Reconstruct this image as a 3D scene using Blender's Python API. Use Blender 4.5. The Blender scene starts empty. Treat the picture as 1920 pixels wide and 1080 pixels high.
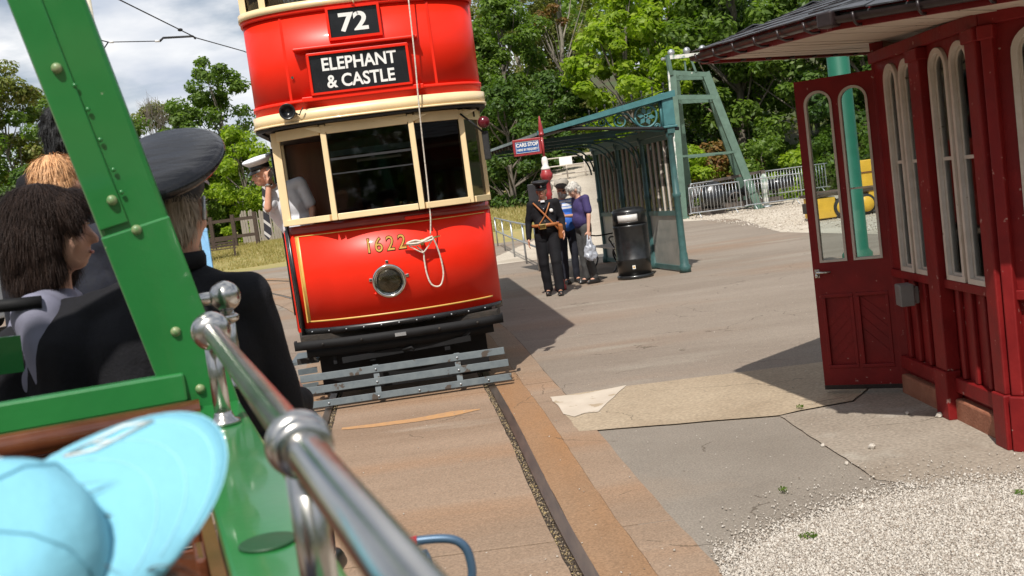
import bpy, bmesh, math, random
import numpy as np
from mathutils import Vector, Matrix, Euler, noise
R = math.radians
scene = bpy.context.scene
COL = scene.collection

# ------------------------------------------------------------------ camera
F_PX, HC, CAM_H = 2000.0, 178.0, 1.7
TH, RHO = math.atan(HC / F_PX), math.atan(.13)
cd = bpy.data.cameras.new('camera')
cd.sensor_width = 36; cd.lens = 36 * F_PX / 1920
cd.clip_start = .05; cd.clip_end = 3000
cd.dof.use_dof = True; cd.dof.focus_distance = 10.5; cd.dof.aperture_fstop = 9
cam = bpy.data.objects.new('camera', cd); COL.objects.link(cam)
_d = Vector((0, math.cos(TH), -math.sin(TH))); _r0 = Vector((1, 0, 0)); _u0 = Vector((0, math.sin(TH), math.cos(TH)))
_r = math.cos(RHO) * _r0 - math.sin(RHO) * _u0; _u = math.sin(RHO) * _r0 + math.cos(RHO) * _u0
m = Matrix((( _r.x, _u.x, -_d.x, 0), (_r.y, _u.y, -_d.y, 0), (_r.z, _u.z, -_d.z, CAM_H), (0, 0, 0, 1)))
cam.matrix_world = m
scene.camera = cam

# ------------------------------------------------------------------ light
SUN_EL, SUN_AZ = R(54), R(13)            # elevation; light travels towards +Y, AZ to the right
sd = bpy.data.lights.new('sun', 'SUN'); sd.energy = 4.9; sd.angle = R(.53); sd.color = (1, .95, .87)
sun = bpy.data.objects.new('sun', sd); COL.objects.link(sun)
to_sun = Vector((-math.sin(SUN_AZ) * math.cos(SUN_EL), -math.cos(SUN_AZ) * math.cos(SUN_EL), math.sin(SUN_EL)))
sun.rotation_euler = to_sun.to_track_quat('Z', 'Y').to_euler()
sun.location = to_sun * 50
w = bpy.data.worlds.new('World'); scene.world = w; w.use_nodes = True
nt = w.node_tree; nt.nodes.clear()
def nn(nt, t, **k):
    n = nt.nodes.new(t)
    for a, b in k.items(): setattr(n, a, b)
    return n
out = nn(nt, 'ShaderNodeOutputWorld'); bg = nn(nt, 'ShaderNodeBackground'); bg.inputs[1].default_value = .075
sky = nn(nt, 'ShaderNodeTexSky', sky_type='NISHITA'); sky.sun_disc = False; sky.sun_elevation = SUN_EL
sky.sun_rotation = math.atan2(to_sun.x, to_sun.y); sky.air_density = 1.0; sky.dust_density = 1.0
# clouds: broken cumulus all round the sky, projected on a plane overhead
tc = nn(nt, 'ShaderNodeTexCoord'); sx = nn(nt, 'ShaderNodeSeparateXYZ'); nt.links.new(tc.outputs['Generated'], sx.inputs[0])
ad = nn(nt, 'ShaderNodeMath', operation='ADD'); ad.inputs[1].default_value = .22; nt.links.new(sx.outputs[2], ad.inputs[0])
mx_ = nn(nt, 'ShaderNodeMath', operation='MAXIMUM'); mx_.inputs[1].default_value = .03; nt.links.new(ad.outputs[0], mx_.inputs[0])
vm = nn(nt, 'ShaderNodeVectorMath', operation='DIVIDE'); cb = nn(nt, 'ShaderNodeCombineXYZ')
for i in range(3): nt.links.new(mx_.outputs[0], cb.inputs[i])
nt.links.new(tc.outputs['Generated'], vm.inputs[0]); nt.links.new(cb.outputs[0], vm.inputs[1])
n1 = nn(nt, 'ShaderNodeTexNoise'); n1.inputs['Scale'].default_value = 2.3; n1.inputs['Detail'].default_value = 7; n1.inputs['Roughness'].default_value = .55
nt.links.new(vm.outputs[0], n1.inputs['Vector'])
r1 = nn(nt, 'ShaderNodeValToRGB'); r1.color_ramp.elements[0].position = .34; r1.color_ramp.elements[1].position = .56
nt.links.new(n1.outputs['Fac'], r1.inputs[0])
n2 = nn(nt, 'ShaderNodeTexNoise'); n2.inputs['Scale'].default_value = 3.1; n2.inputs['Detail'].default_value = 5
va = nn(nt, 'ShaderNodeVectorMath', operation='ADD'); va.inputs[1].default_value = (3.1, 1.7, .5); nt.links.new(vm.outputs[0], va.inputs[0]); nt.links.new(va.outputs[0], n2.inputs['Vector'])
r2 = nn(nt, 'ShaderNodeValToRGB')
r2.color_ramp.elements[0].position = .35; r2.color_ramp.elements[0].color = (7.2, 8.0, 9.4, 1)
r2.color_ramp.elements[1].position = .65; r2.color_ramp.elements[1].color = (12.5, 12.6, 12.8, 1)
nt.links.new(n2.outputs['Fac'], r2.inputs[0])
mixc = nn(nt, 'ShaderNodeMix', data_type='RGBA'); nt.links.new(r1.outputs[0], mixc.inputs[0])
nt.links.new(sky.outputs[0], mixc.inputs[6]); nt.links.new(r2.outputs[0], mixc.inputs[7])
nt.links.new(mixc.outputs[2], bg.inputs[0]); nt.links.new(bg.outputs[0], out.inputs[0])
vs = scene.view_settings; vs.view_transform = 'Standard'; vs.look = 'None'; vs.exposure = 0.12; vs.gamma = 1; vs.use_curve_mapping = False

# ------------------------------------------------------------------ pixel -> place (photo pixels, 1920 wide)
def ray(px, py): return _d + _r * ((px - 960) / F_PX) + _u * ((540 - py) / F_PX)
def G(px, py, z=0.):
    v = ray(px, py); return Vector((0, 0, CAM_H)) + v * ((z - CAM_H) / v.z)
def at(px, py, y):
    v = ray(px, py); return Vector((0, 0, CAM_H)) + v * (y / v.y)

# ------------------------------------------------------------------ materials
MATS = {}
def M(name, col, rough=.5, metal=0., var=.12, scale=6., bump=0., bscale=60., coat=0., spec=.5, col2=None, lo=.35, hi=.65, specks=None, alpha=None, stretch=None):
    if name in MATS: return MATS[name]
    m = bpy.data.materials.new(name); m.use_nodes = True; MATS[name] = m
    nt = m.node_tree; b = nt.nodes['Principled BSDF']
    tc = nn(nt, 'ShaderNodeTexCoord'); vec = tc.outputs['Object']
    if stretch:
        mp = nn(nt, 'ShaderNodeMapping'); mp.inputs['Scale'].default_value = stretch; nt.links.new(vec, mp.inputs[0]); vec = mp.outputs[0]
    n = nn(nt, 'ShaderNodeTexNoise'); n.inputs['Scale'].default_value = scale; n.inputs['Detail'].default_value = 6; n.inputs['Roughness'].default_value = .6
    nt.links.new(vec, n.inputs['Vector'])
    r = nn(nt, 'ShaderNodeValToRGB'); r.color_ramp.elements[0].position = lo; r.color_ramp.elements[1].position = hi
    c2 = col2 or [min(1, c * (1 + var)) for c in col]; c1 = col if col2 else [c * (1 - var) for c in col]
    r.color_ramp.elements[0].color = (*c1, 1); r.color_ramp.elements[1].color = (*c2, 1)
    nt.links.new(n.outputs['Fac'], r.inputs[0]); csock = r.outputs[0]
    if specks:                       # (colour, scale, threshold): chips and spots in the coat
        sc, ss, st = specks
        n3 = nn(nt, 'ShaderNodeTexNoise'); n3.inputs['Scale'].default_value = ss; n3.inputs['Detail'].default_value = 4; nt.links.new(vec, n3.inputs['Vector'])
        rr = nn(nt, 'ShaderNodeValToRGB'); rr.color_ramp.elements[0].position = st; rr.color_ramp.elements[1].position = min(1, st + .03)
        nt.links.new(n3.outputs['Fac'], rr.inputs[0])
        mm = nn(nt, 'ShaderNodeMix', data_type='RGBA'); mm.inputs[7].default_value = (*sc, 1)
        nt.links.new(rr.outputs[0], mm.inputs[0]); nt.links.new(csock, mm.inputs[6]); csock = mm.outputs[2]
    nt.links.new(csock, b.inputs['Base Color'])
    rv = nn(nt, 'ShaderNodeMapRange'); rv.inputs['To Min'].default_value = max(0.02, rough * .8); rv.inputs['To Max'].default_value = min(1, rough * 1.2)
    nt.links.new(n.outputs['Fac'], rv.inputs[0]); nt.links.new(rv.outputs[0], b.inputs['Roughness'])
    b.inputs['Metallic'].default_value = metal
    b.inputs['Coat Weight'].default_value = coat; b.inputs['Coat Roughness'].default_value = .06
    b.inputs['Specular IOR Level'].default_value = spec
    if bump:
        n4 = nn(nt, 'ShaderNodeTexNoise'); n4.inputs['Scale'].default_value = bscale; n4.inputs['Detail'].default_value = 5; nt.links.new(vec, n4.inputs['Vector'])
        bp = nn(nt, 'ShaderNodeBump'); bp.inputs['Strength'].default_value = bump; bp.inputs['Distance'].default_value = .02
        nt.links.new(n4.outputs['Fac'], bp.inputs['Height']); nt.links.new(bp.outputs[0], b.inputs['Normal'])
    return m
def glass(name, tint=(.9, .95, .95), trans=.8, rough=.03):
    """window pane: clear film that mostly lets light straight through and mirrors at grazing angles"""
    m = bpy.data.materials.new(name); m.use_nodes = True; nt = m.node_tree; nt.nodes.clear()
    o = nn(nt, 'ShaderNodeOutputMaterial'); t = nn(nt, 'ShaderNodeBsdfTransparent'); t.inputs[0].default_value = (*[c * trans for c in tint], 1)
    g = nn(nt, 'ShaderNodeBsdfGlossy'); g.inputs['Roughness'].default_value = rough
    f = nn(nt, 'ShaderNodeFresnel'); f.inputs[0].default_value = 1.5; mx = nn(nt, 'ShaderNodeMixShader')
    nt.links.new(f.outputs[0], mx.inputs[0]); nt.links.new(t.outputs[0], mx.inputs[1]); nt.links.new(g.outputs[0], mx.inputs[2]); nt.links.new(mx.outputs[0], o.inputs[0])
    MATS[name] = m; return m
def leafmat(name, cols, trans=.35):
    m = bpy.data.materials.new(name); m.use_nodes = True; nt = m.node_tree; nt.nodes.clear()
    o = nn(nt, 'ShaderNodeOutputMaterial'); geo = nn(nt, 'ShaderNodeNewGeometry'); r = nn(nt, 'ShaderNodeValToRGB')
    e = r.color_ramp.elements
    for i, c in enumerate(cols):
        p = i / max(1, len(cols) - 1)
        if i < 2: e[i].position = p; e[i].color = (*c, 1)
        else: e.new(p).color = (*c, 1)
    if len(cols) > 2:
        for i, c in enumerate(cols): e[i].position = i / (len(cols) - 1); e[i].color = (*c, 1)
    nt.links.new(geo.outputs['Random Per Island'], r.inputs[0])
    b = nn(nt, 'ShaderNodeBsdfPrincipled'); b.inputs['Roughness'].default_value = .5; b.inputs['Specular IOR Level'].default_value = .35; nt.links.new(r.outputs[0], b.inputs['Base Color'])
    t = nn(nt, 'ShaderNodeBsdfTranslucent'); mxx = nn(nt, 'ShaderNodeMix', data_type='RGBA', blend_type='MULTIPLY'); mxx.inputs[0].default_value = 1; mxx.inputs[7].default_value = (1.7, 1.9, .7, 1)
    nt.links.new(r.outputs[0], mxx.inputs[6]); nt.links.new(mxx.outputs[2], t.inputs[0])
    mx = nn(nt, 'ShaderNodeMixShader'); mx.inputs[0].default_value = trans
    nt.links.new(b.outputs[0], mx.inputs[1]); nt.links.new(t.outputs[0], mx.inputs[2]); nt.links.new(mx.outputs[0], o.inputs[0])
    MATS[name] = m; return m

# ------------------------------------------------------------------ objects
def tag(o, label=None, cat=None, group=None, kind=None):
    if label: o['label'] = label
    if cat: o['category'] = cat
    if group: o['group'] = group
    if kind: o['kind'] = kind
    return o
def thing(name, label, cat, loc=(0, 0, 0), rz=0., group=None):
    o = bpy.data.objects.new(name, None); COL.objects.link(o); o.empty_display_size = .2
    o.location = loc; o.rotation_euler = (0, 0, rz); return tag(o, label, cat, group)
def link(name, me, parent=None, loc=None, rot=None):
    o = bpy.data.objects.new(name, me); COL.objects.link(o)
    if parent: o.parent = parent
    if loc is not None: o.location = loc
    if rot is not None: o.rotation_euler = rot
    return o
def copy_tree(o, parent=None):
    c = o.copy(); COL.objects.link(c); c.parent = parent
    for ch in list(o.children): copy_tree(ch, c)
    return c

class MB:
    """gathers shapes into one mesh"""
    def __init__(s): s.v = []; s.f = []; s.sm = []; s.mi = []; s.cur = 0
    def add(s, vs, fs, smooth=False):
        k = len(s.v); s.v += [tuple(x) for x in vs]
        for f in fs: s.f.append([i + k for i in f]); s.sm.append(smooth); s.mi.append(s.cur)
        return s
    def box(s, c, size, rot=None, taper=1.):
        x, y, z = [q / 2 for q in size]; c = Vector(c)
        vs = [Vector((sx * x * (taper if sz > 0 else 1), sy * y * (taper if sz > 0 else 1), sz * z)) for sz in (-1, 1) for sy in (-1, 1) for sx in (-1, 1)]
        if rot is not None:
            rm = rot if isinstance(rot, Matrix) else Euler(rot).to_matrix(); vs = [rm @ v for v in vs]
        return s.add([v + c for v in vs], [(0, 2, 3, 1), (4, 5, 7, 6), (0, 1, 5, 4), (2, 6, 7, 3), (0, 4, 6, 2), (1, 3, 7, 5)])
    def box2(s, a, b): return s.box([(i + j) / 2 for i, j in zip(a, b)], [abs(j - i) for i, j in zip(a, b)])
    def bar(s, p, q, wx, wz, up=(0, 0, 1)):
        """square bar from p to q, wx across, wz along 'up'"""
        p, q = Vector(p), Vector(q); d = (q - p); L = d.length; d.normalize(); up = Vector(up)
        x = d.cross(up)
        if x.length < 1e-4: x = d.cross(Vector((0, 1, 0)))
        x.normalize(); z = x.cross(d)
        rm = Matrix((x, d, z)).transposed()
        return s.box((p + q) / 2, (wx, L, wz), rm)
    def tube(s, pts, r, n=10, caps=True, closed=False):
        pts = [Vector(p) for p in pts]; N = len(pts); rs = r if isinstance(r, (list, tuple)) else [r] * N
        vs = []; prev = None
        for i, p in enumerate(pts):
            a = pts[i - 1] if (i > 0 or closed) else p; b = pts[(i + 1) % N] if (i < N - 1 or closed) else p
            t = (b - a).normalized()
            if prev is None:
                x = t.orthogonal().normalized()
            else:
                x = prev - t * prev.dot(t); x.normalize()
            prev = x; y = t.cross(x)
            vs += [p + (x * math.cos(2 * math.pi * k / n) + y * math.sin(2 * math.pi * k / n)) * rs[i] for k in range(n)]
        fs = []
        for i in range(N if closed else N - 1):
            j = (i + 1) % N
            for k in range(n): fs.append((i * n + k, i * n + (k + 1) % n, j * n + (k + 1) % n, j * n + k))
        s.add(vs, fs, True)
        if caps and not closed: s.add(vs[:n], [tuple(range(n))[::-1]]); s.add(vs[-n:], [tuple(range(n))])
        return s
    def lathe(s, prof, c=(0, 0, 0), n=24, rm=None, smooth=True, ax=1., ay=1.):
        c = Vector(c); vs = []
        for r_, z in prof:
            for k in range(n):
                v = Vector((ax * r_ * math.cos(2 * math.pi * k / n), ay * r_ * math.sin(2 * math.pi * k / n), z)); vs.append((rm @ v if rm else v) + c)
        fs = [(i * n + k, i * n + (k + 1) % n, (i + 1) * n + (k + 1) % n, (i + 1) * n + k) for i in range(len(prof) - 1) for k in range(n)]
        s.add(vs, fs, smooth)
        if prof[0][0] > 1e-5: s.add(vs[:n], [tuple(range(n))[::-1]])
        if prof[-1][0] > 1e-5: s.add(vs[-n:], [tuple(range(n))])
        return s
    def ell(s, c, r, n=16, m=10, rm=None):
        prof = [(math.sin(math.pi * i / m), -math.cos(math.pi * i / m)) for i in range(m + 1)]
        c = Vector(c); vs = []
        for a, z in prof:
            for k in range(n):
                v = Vector((r[0] * a * math.cos(2 * math.pi * k / n), r[1] * a * math.sin(2 * math.pi * k / n), r[2] * z)); vs.append((rm @ v if rm else v) + c)
        return s.add(vs, [(i * n + k, i * n + (k + 1) % n, (i + 1) * n + (k + 1) % n, (i + 1) * n + k) for i in range(m) for k in range(n)], True)
    def prism(s, poly, z0, z1, smooth=False):
        n = len(poly); vs = [(*p, z0) for p in poly] + [(*p, z1) for p in poly]
        s.add(vs, [tuple(range(n))[::-1], tuple(range(n, 2 * n))] + [(i, (i + 1) % n, n + (i + 1) % n, n + i) for i in range(n)], smooth); return s
    def extr(s, pts, d):
        """closed polygon pts (3-D) pushed along d"""
        n = len(pts); d = Vector(d); p = [Vector(q) for q in pts]
        return s.add(p + [q + d for q in p], [tuple(range(n))[::-1], tuple(range(n, 2 * n))] + [(i, (i + 1) % n, n + (i + 1) % n, n + i) for i in range(n)])
    def strip(s, a, b, smooth=True):
        n = len(a); return s.add(list(a) + list(b), [(i, i + 1, n + i + 1, n + i) for i in range(n - 1)], smooth)
    def wall(s, plan, z0, z1, th=.03, smooth=True):
        """sheet that follows a plan curve [(x,y)], with thickness towards +y side normal"""
        n = len(plan); P = [Vector((*p, 0)) for p in plan]; inn = []
        for i, p in enumerate(P):
            t = (P[min(i + 1, n - 1)] - P[max(i - 1, 0)]).normalized(); inn.append(p + Vector((-t.y, t.x, 0)) * th)
        def ring(z): return [Vector((p.x, p.y, z)) for p in P], [Vector((p.x, p.y, z)) for p in inn]
        a0, b0 = ring(z0); a1, b1 = ring(z1)
        s.strip(a0, a1, smooth); s.strip(b1, b0, smooth); s.strip(a1, b1, False); s.strip(b0, a0, False)
        for k in (0, n - 1): s.add([a0[k], a1[k], b1[k], b0[k]], [(0, 1, 2, 3)])
        return s
    def build(s, name, mat, parent=None, loc=None, rot=None, bevel=0., seg=2, norm=True):
        me = bpy.data.meshes.new(name); me.from_pydata(s.v, [], s.f)
        me.polygons.foreach_set('use_smooth', s.sm)
        for q in (mat if isinstance(mat, (list, tuple)) else [mat]): me.materials.append(q)
        me.polygons.foreach_set('material_index', s.mi)
        if norm or bevel:
            bm = bmesh.new(); bm.from_mesh(me)
            if norm: bmesh.ops.remove_doubles(bm, verts=bm.verts, dist=1e-5); bmesh.ops.recalc_face_normals(bm, faces=bm.faces)
            if bevel:
                ed = [e for e in bm.edges if len(e.link_faces) == 2 and e.calc_face_angle(0) > .6]
                bmesh.ops.bevel(bm, geom=ed, offset=bevel, segments=seg, affect='EDGES', profile=.5, clamp_overlap=True)
            bm.to_mesh(me); bm.free()
        me.update(); return link(name, me, parent, loc, rot)

def text(name, s, size, mat, parent, loc, rot, ext=.004, align='CENTER', bold=0., sx=1.):
    cu = bpy.data.curves.new(name, 'FONT'); cu.body = s; cu.size = size; cu.extrude = ext; cu.align_x = align; cu.align_y = 'CENTER'; cu.offset = bold; cu.resolution_u = 4
    o = bpy.data.objects.new('tmp', cu); COL.objects.link(o)
    me = bpy.data.meshes.new_from_object(o.evaluated_get(bpy.context.evaluated_depsgraph_get()))
    bpy.data.objects.remove(o); bpy.data.curves.remove(cu)
    me.materials.append(mat)
    ob = link(name, me, parent, loc, rot); ob.scale = (sx, 1, 1); return ob

def crom(pts, n=8, closed=False):
    P = [Vector(p) for p in pts]; N = len(P); o = []
    for i in range(N if closed else N - 1):
        g = (lambda k: P[k % N]) if closed else (lambda k: P[max(0, min(N - 1, k))])
        a, b, c, d = g(i - 1), g(i), g(i + 1), g(i + 2)
        for k in range(n):
            t = k / n; o.append(.5 * ((2 * b) + (c - a) * t + (2 * a - 5 * b + 4 * c - d) * t * t + (3 * b - a - 3 * c + d) * t ** 3))
    if not closed: o.append(P[-1])
    return o

# ------------------------------------------------------------------ bodies: overlapping tapered capsules fused into one skin
def capsule(mb, p, q, r0, r1, n=14):
    p, q = Vector(p), Vector(q); d = q - p; L = d.length
    if L < 1e-5: return mb.ell(p, (r0,) * 3)
    z = d.normalized(); x = z.orthogonal().normalized(); y = z.cross(x); rm = Matrix((x, y, z)).transposed()
    prof = [(r0 * math.sin(a), -r0 * math.cos(a)) for a in [math.pi / 2 * i / 5 for i in range(6)]] + [(r1 * math.cos(a), L + r1 * math.sin(a)) for a in [math.pi / 2 * i / 5 for i in range(6)]]
    return mb.lathe(prof, p, n, rm)
def blob(name, prims, mats, parent, vox=.01, it=4, amp=0., asc=8., cut=None):
    """prims: ('c',p,q,r0,r1,mi) capsule | ('e',c,(rx,ry,rz),rm,mi) ellipsoid | ('b',c,size,rm,mi) box"""
    mb = MB()
    for p in prims:
        if p[0] == 'c': capsule(mb, *p[1:5])
        elif p[0] == 'e': mb.ell(p[1], p[2], rm=p[3])
        else: mb.box(p[1], p[2], p[3])
    me = bpy.data.meshes.new(name); me.from_pydata(mb.v, [], mb.f)
    bm = bmesh.new(); bm.from_mesh(me); bmesh.ops.remove_doubles(bm, verts=bm.verts, dist=1e-6); bmesh.ops.recalc_face_normals(bm, faces=bm.faces); bm.to_mesh(me); bm.free()
    o = bpy.data.objects.new('tmp', me); COL.objects.link(o)
    r = o.modifiers.new('r', 'REMESH'); r.mode = 'VOXEL'; r.voxel_size = vox
    if it: s = o.modifiers.new('s', 'SMOOTH'); s.iterations = it; s.factor = .5
    me2 = bpy.data.meshes.new_from_object(o.evaluated_get(bpy.context.evaluated_depsgraph_get()))
    bpy.data.objects.remove(o); bpy.data.meshes.remove(me)
    me2.name = name; me2.materials.clear()
    mats = mats if isinstance(mats, (list, tuple)) else [mats]
    for q in mats: me2.materials.append(q)
    nv = len(me2.vertices); co = np.zeros(nv * 3); me2.vertices.foreach_get('co', co); co = co.reshape(-1, 3)
    if amp:
        no = np.zeros(nv * 3); me2.vertices.foreach_get('normal', no); no = no.reshape(-1, 3)
        dsp = np.array([noise.noise(Vector(c) * asc) + .5 * noise.noise(Vector((c[0] * asc * 2.1, c[1] * asc * 2.1, c[2] * asc * 1.1))) for c in co])
        co = co + no * (dsp * amp)[:, None]; me2.vertices.foreach_set('co', co.ravel())
    nf = len(me2.polygons)
    if len(mats) > 1 and nf:
        cen = np.zeros(nf * 3); me2.polygons.foreach_get('center', cen); cen = cen.reshape(-1, 3)
        best = np.full(nf, 1e9); mi = np.zeros(nf, dtype=np.int32)
        for p in prims:
            if p[0] == 'c':
                a, b = np.array(p[1], float), np.array(p[2], float); ab = b - a; t = np.clip(((cen - a) @ ab) / max(1e-9, ab @ ab), 0, 1)
                d = np.linalg.norm(cen - a - t[:, None] * ab, axis=1) - (p[3] + (p[4] - p[3]) * t)
            else:
                rm = np.array(p[3]) if p[3] is not None else np.eye(3); q = (cen - np.array(p[1], float)) @ rm; rr = np.array(p[2], float) * (1 if p[0] == 'e' else .5)
                d = (np.linalg.norm(q / rr, axis=1) - 1) * rr.min()
            k = d < best; best[k] = d[k]; mi[k] = p[5] if p[0] == 'c' else p[4]
        me2.polygons.foreach_set('material_index', mi)
    me2.polygons.foreach_set('use_smooth', np.ones(nf, dtype=bool)); me2.update()
    return link(name, me2, parent)
# ------------------------------------------------------------------ paints and stuff
M('red_gloss', (.74, .022, .007), .36, coat=.07, var=.05, scale=2.2, spec=.22, bump=.012, bscale=5)
M('reflector', (.60, .57, .50), .45, .1, var=.2, scale=20)
M('cream', (.80, .62, .36), .3, coat=.3, var=.05, scale=5)
M('black_gloss', (.012, .012, .013), .28, var=.3, scale=12)
M('black_satin', (.009, .009, .010), .7, var=.3, scale=6, bump=.05, spec=.25)
M('black_matt', (.014, .014, .015), .7, var=.3, scale=12, bump=.2)
M('grime_black', (.012, .011, .010), .75, col2=(.04, .03, .022), scale=9, bump=.3)
M('slat_grey', (.085, .105, .118), .6, col2=(.12, .142, .152), scale=14, specks=((.05, .035, .025), 9, .62))
M('gold', (.62, .37, .09), .4, var=.1, scale=10)
M('worn_paint', (.47, .40, .32), .7, col2=(.54, .47, .385), scale=4, specks=((.36, .28, .19), 7, .60), bump=.2)
M('white_paint', (.78, .77, .73), .45, var=.06, scale=8)
M('white_print', (.75, .75, .72), .5, var=.03)
M('blind', (.012, .012, .014), .25, var=.2)
M('chrome', (.62, .61, .58), .12, 1., var=.06, scale=20)
M('stainless', (.52, .505, .48), .24, 1., var=.06, scale=12)
M('brass', (.75, .55, .22), .2, 1.)
M('galv', (.42, .44, .46), .42, .7, var=.15, scale=18)
M('rust', (.12, .045, .02), .8, col2=(.22, .09, .04), scale=14, bump=.3)
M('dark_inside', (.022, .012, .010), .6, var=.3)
M('mahogany', (.10, .030, .014), .25, col2=(.17, .055, .022), scale=7, stretch=(1, 1, .12), coat=.6)
M('tram_green', (.018, .165, .038), .3, var=.06, scale=5, coat=.5, bump=.03, bscale=60, specks=((.22, .30, .18), 26, .72))
M('teal', (.042, .108, .106), .42, var=.18, scale=7, bump=.06, bscale=30, specks=((.10, .15, .14), 16, .68))
M('teal_pole', (.010, .125, .075), .45, var=.1, scale=4)
M('tower_green', (.088, .150, .115), .6, var=.15, scale=4, specks=((.42, .43, .38), 2.6, .70), bump=.1)
M('dark_red', (.15, .005, .006), .55, col2=(.20, .008, .008), scale=6, specks=((.36, .20, .17), 24, .70), bump=.14, bscale=26, spec=.3)
M('old_white', (.46, .40, .34), .55, col2=(.54, .48, .42), scale=12, specks=((.20, .15, .11), 18, .70), bump=.08)
M('soffit', (.46, .38, .31), .6, col2=(.56, .48, .40), scale=8, stretch=(.3, 1, 1), specks=((.12, .08, .05), 14, .66), bump=.15)
M('slate', (.035, .037, .042), .5, col2=(.07, .072, .08), scale=9, bump=.3, bscale=30)
M('gutter', (.020, .012, .012), .35, var=.3, scale=20)
M('brick_red', (.24, .085, .045), .8, col2=(.32, .13, .075), scale=10, bump=.3)
M('yellow', (.72, .42, .04), .45, var=.08, scale=5, specks=((.25, .13, .03), 7, .70))
M('tyre', (.02, .02, .02), .8, bump=.3)
M('scrap', (.035, .030, .028), .6, col2=(.11, .085, .07), scale=7, bump=.3)
M('wood_grey', (.22, .19, .155), .8, col2=(.33, .29, .24), scale=6, stretch=(4, 4, .5), bump=.3)
M('wood_dark', (.035, .022, .015), .7, col2=(.07, .045, .03), scale=9, stretch=(1, 1, 6))
M('light_blue', (.22, .46, .72), .5, var=.08)
M('post_red', (.33, .035, .04), .4, var=.12, scale=10, coat=.2)
M('sign_blue', (.025, .10, .30), .35, var=.1)
M('bin_black', (.014, .015, .016), .32, var=.25, scale=14, coat=.2)
M('bark', (.10, .085, .065), .9, col2=(.20, .17, .14), scale=5, stretch=(3, 3, .4), bump=.6, bscale=20)
M('bark_pale', (.30, .27, .22), .9, col2=(.20, .18, .15), scale=6, bump=.4)
M('grass_dry', (.34, .265, .105), .95, col2=(.24, .22, .075), scale=1.6, bump=.7, bscale=14)
M('litter', (.055, .045, .022), .95, col2=(.05, .075, .022), scale=.8, bump=.8, bscale=5)
M('stone_wall', (.33, .29, .24), .9, col2=(.22, .20, .17), scale=5, bump=.5)
GLASS = glass('clear_glass', trans=.9); GLASS_D = glass('dark_glass', (.75, .8, .78), .62)
M('lens', (.40, .38, .32), .08, .3, var=.4, scale=30)

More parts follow.
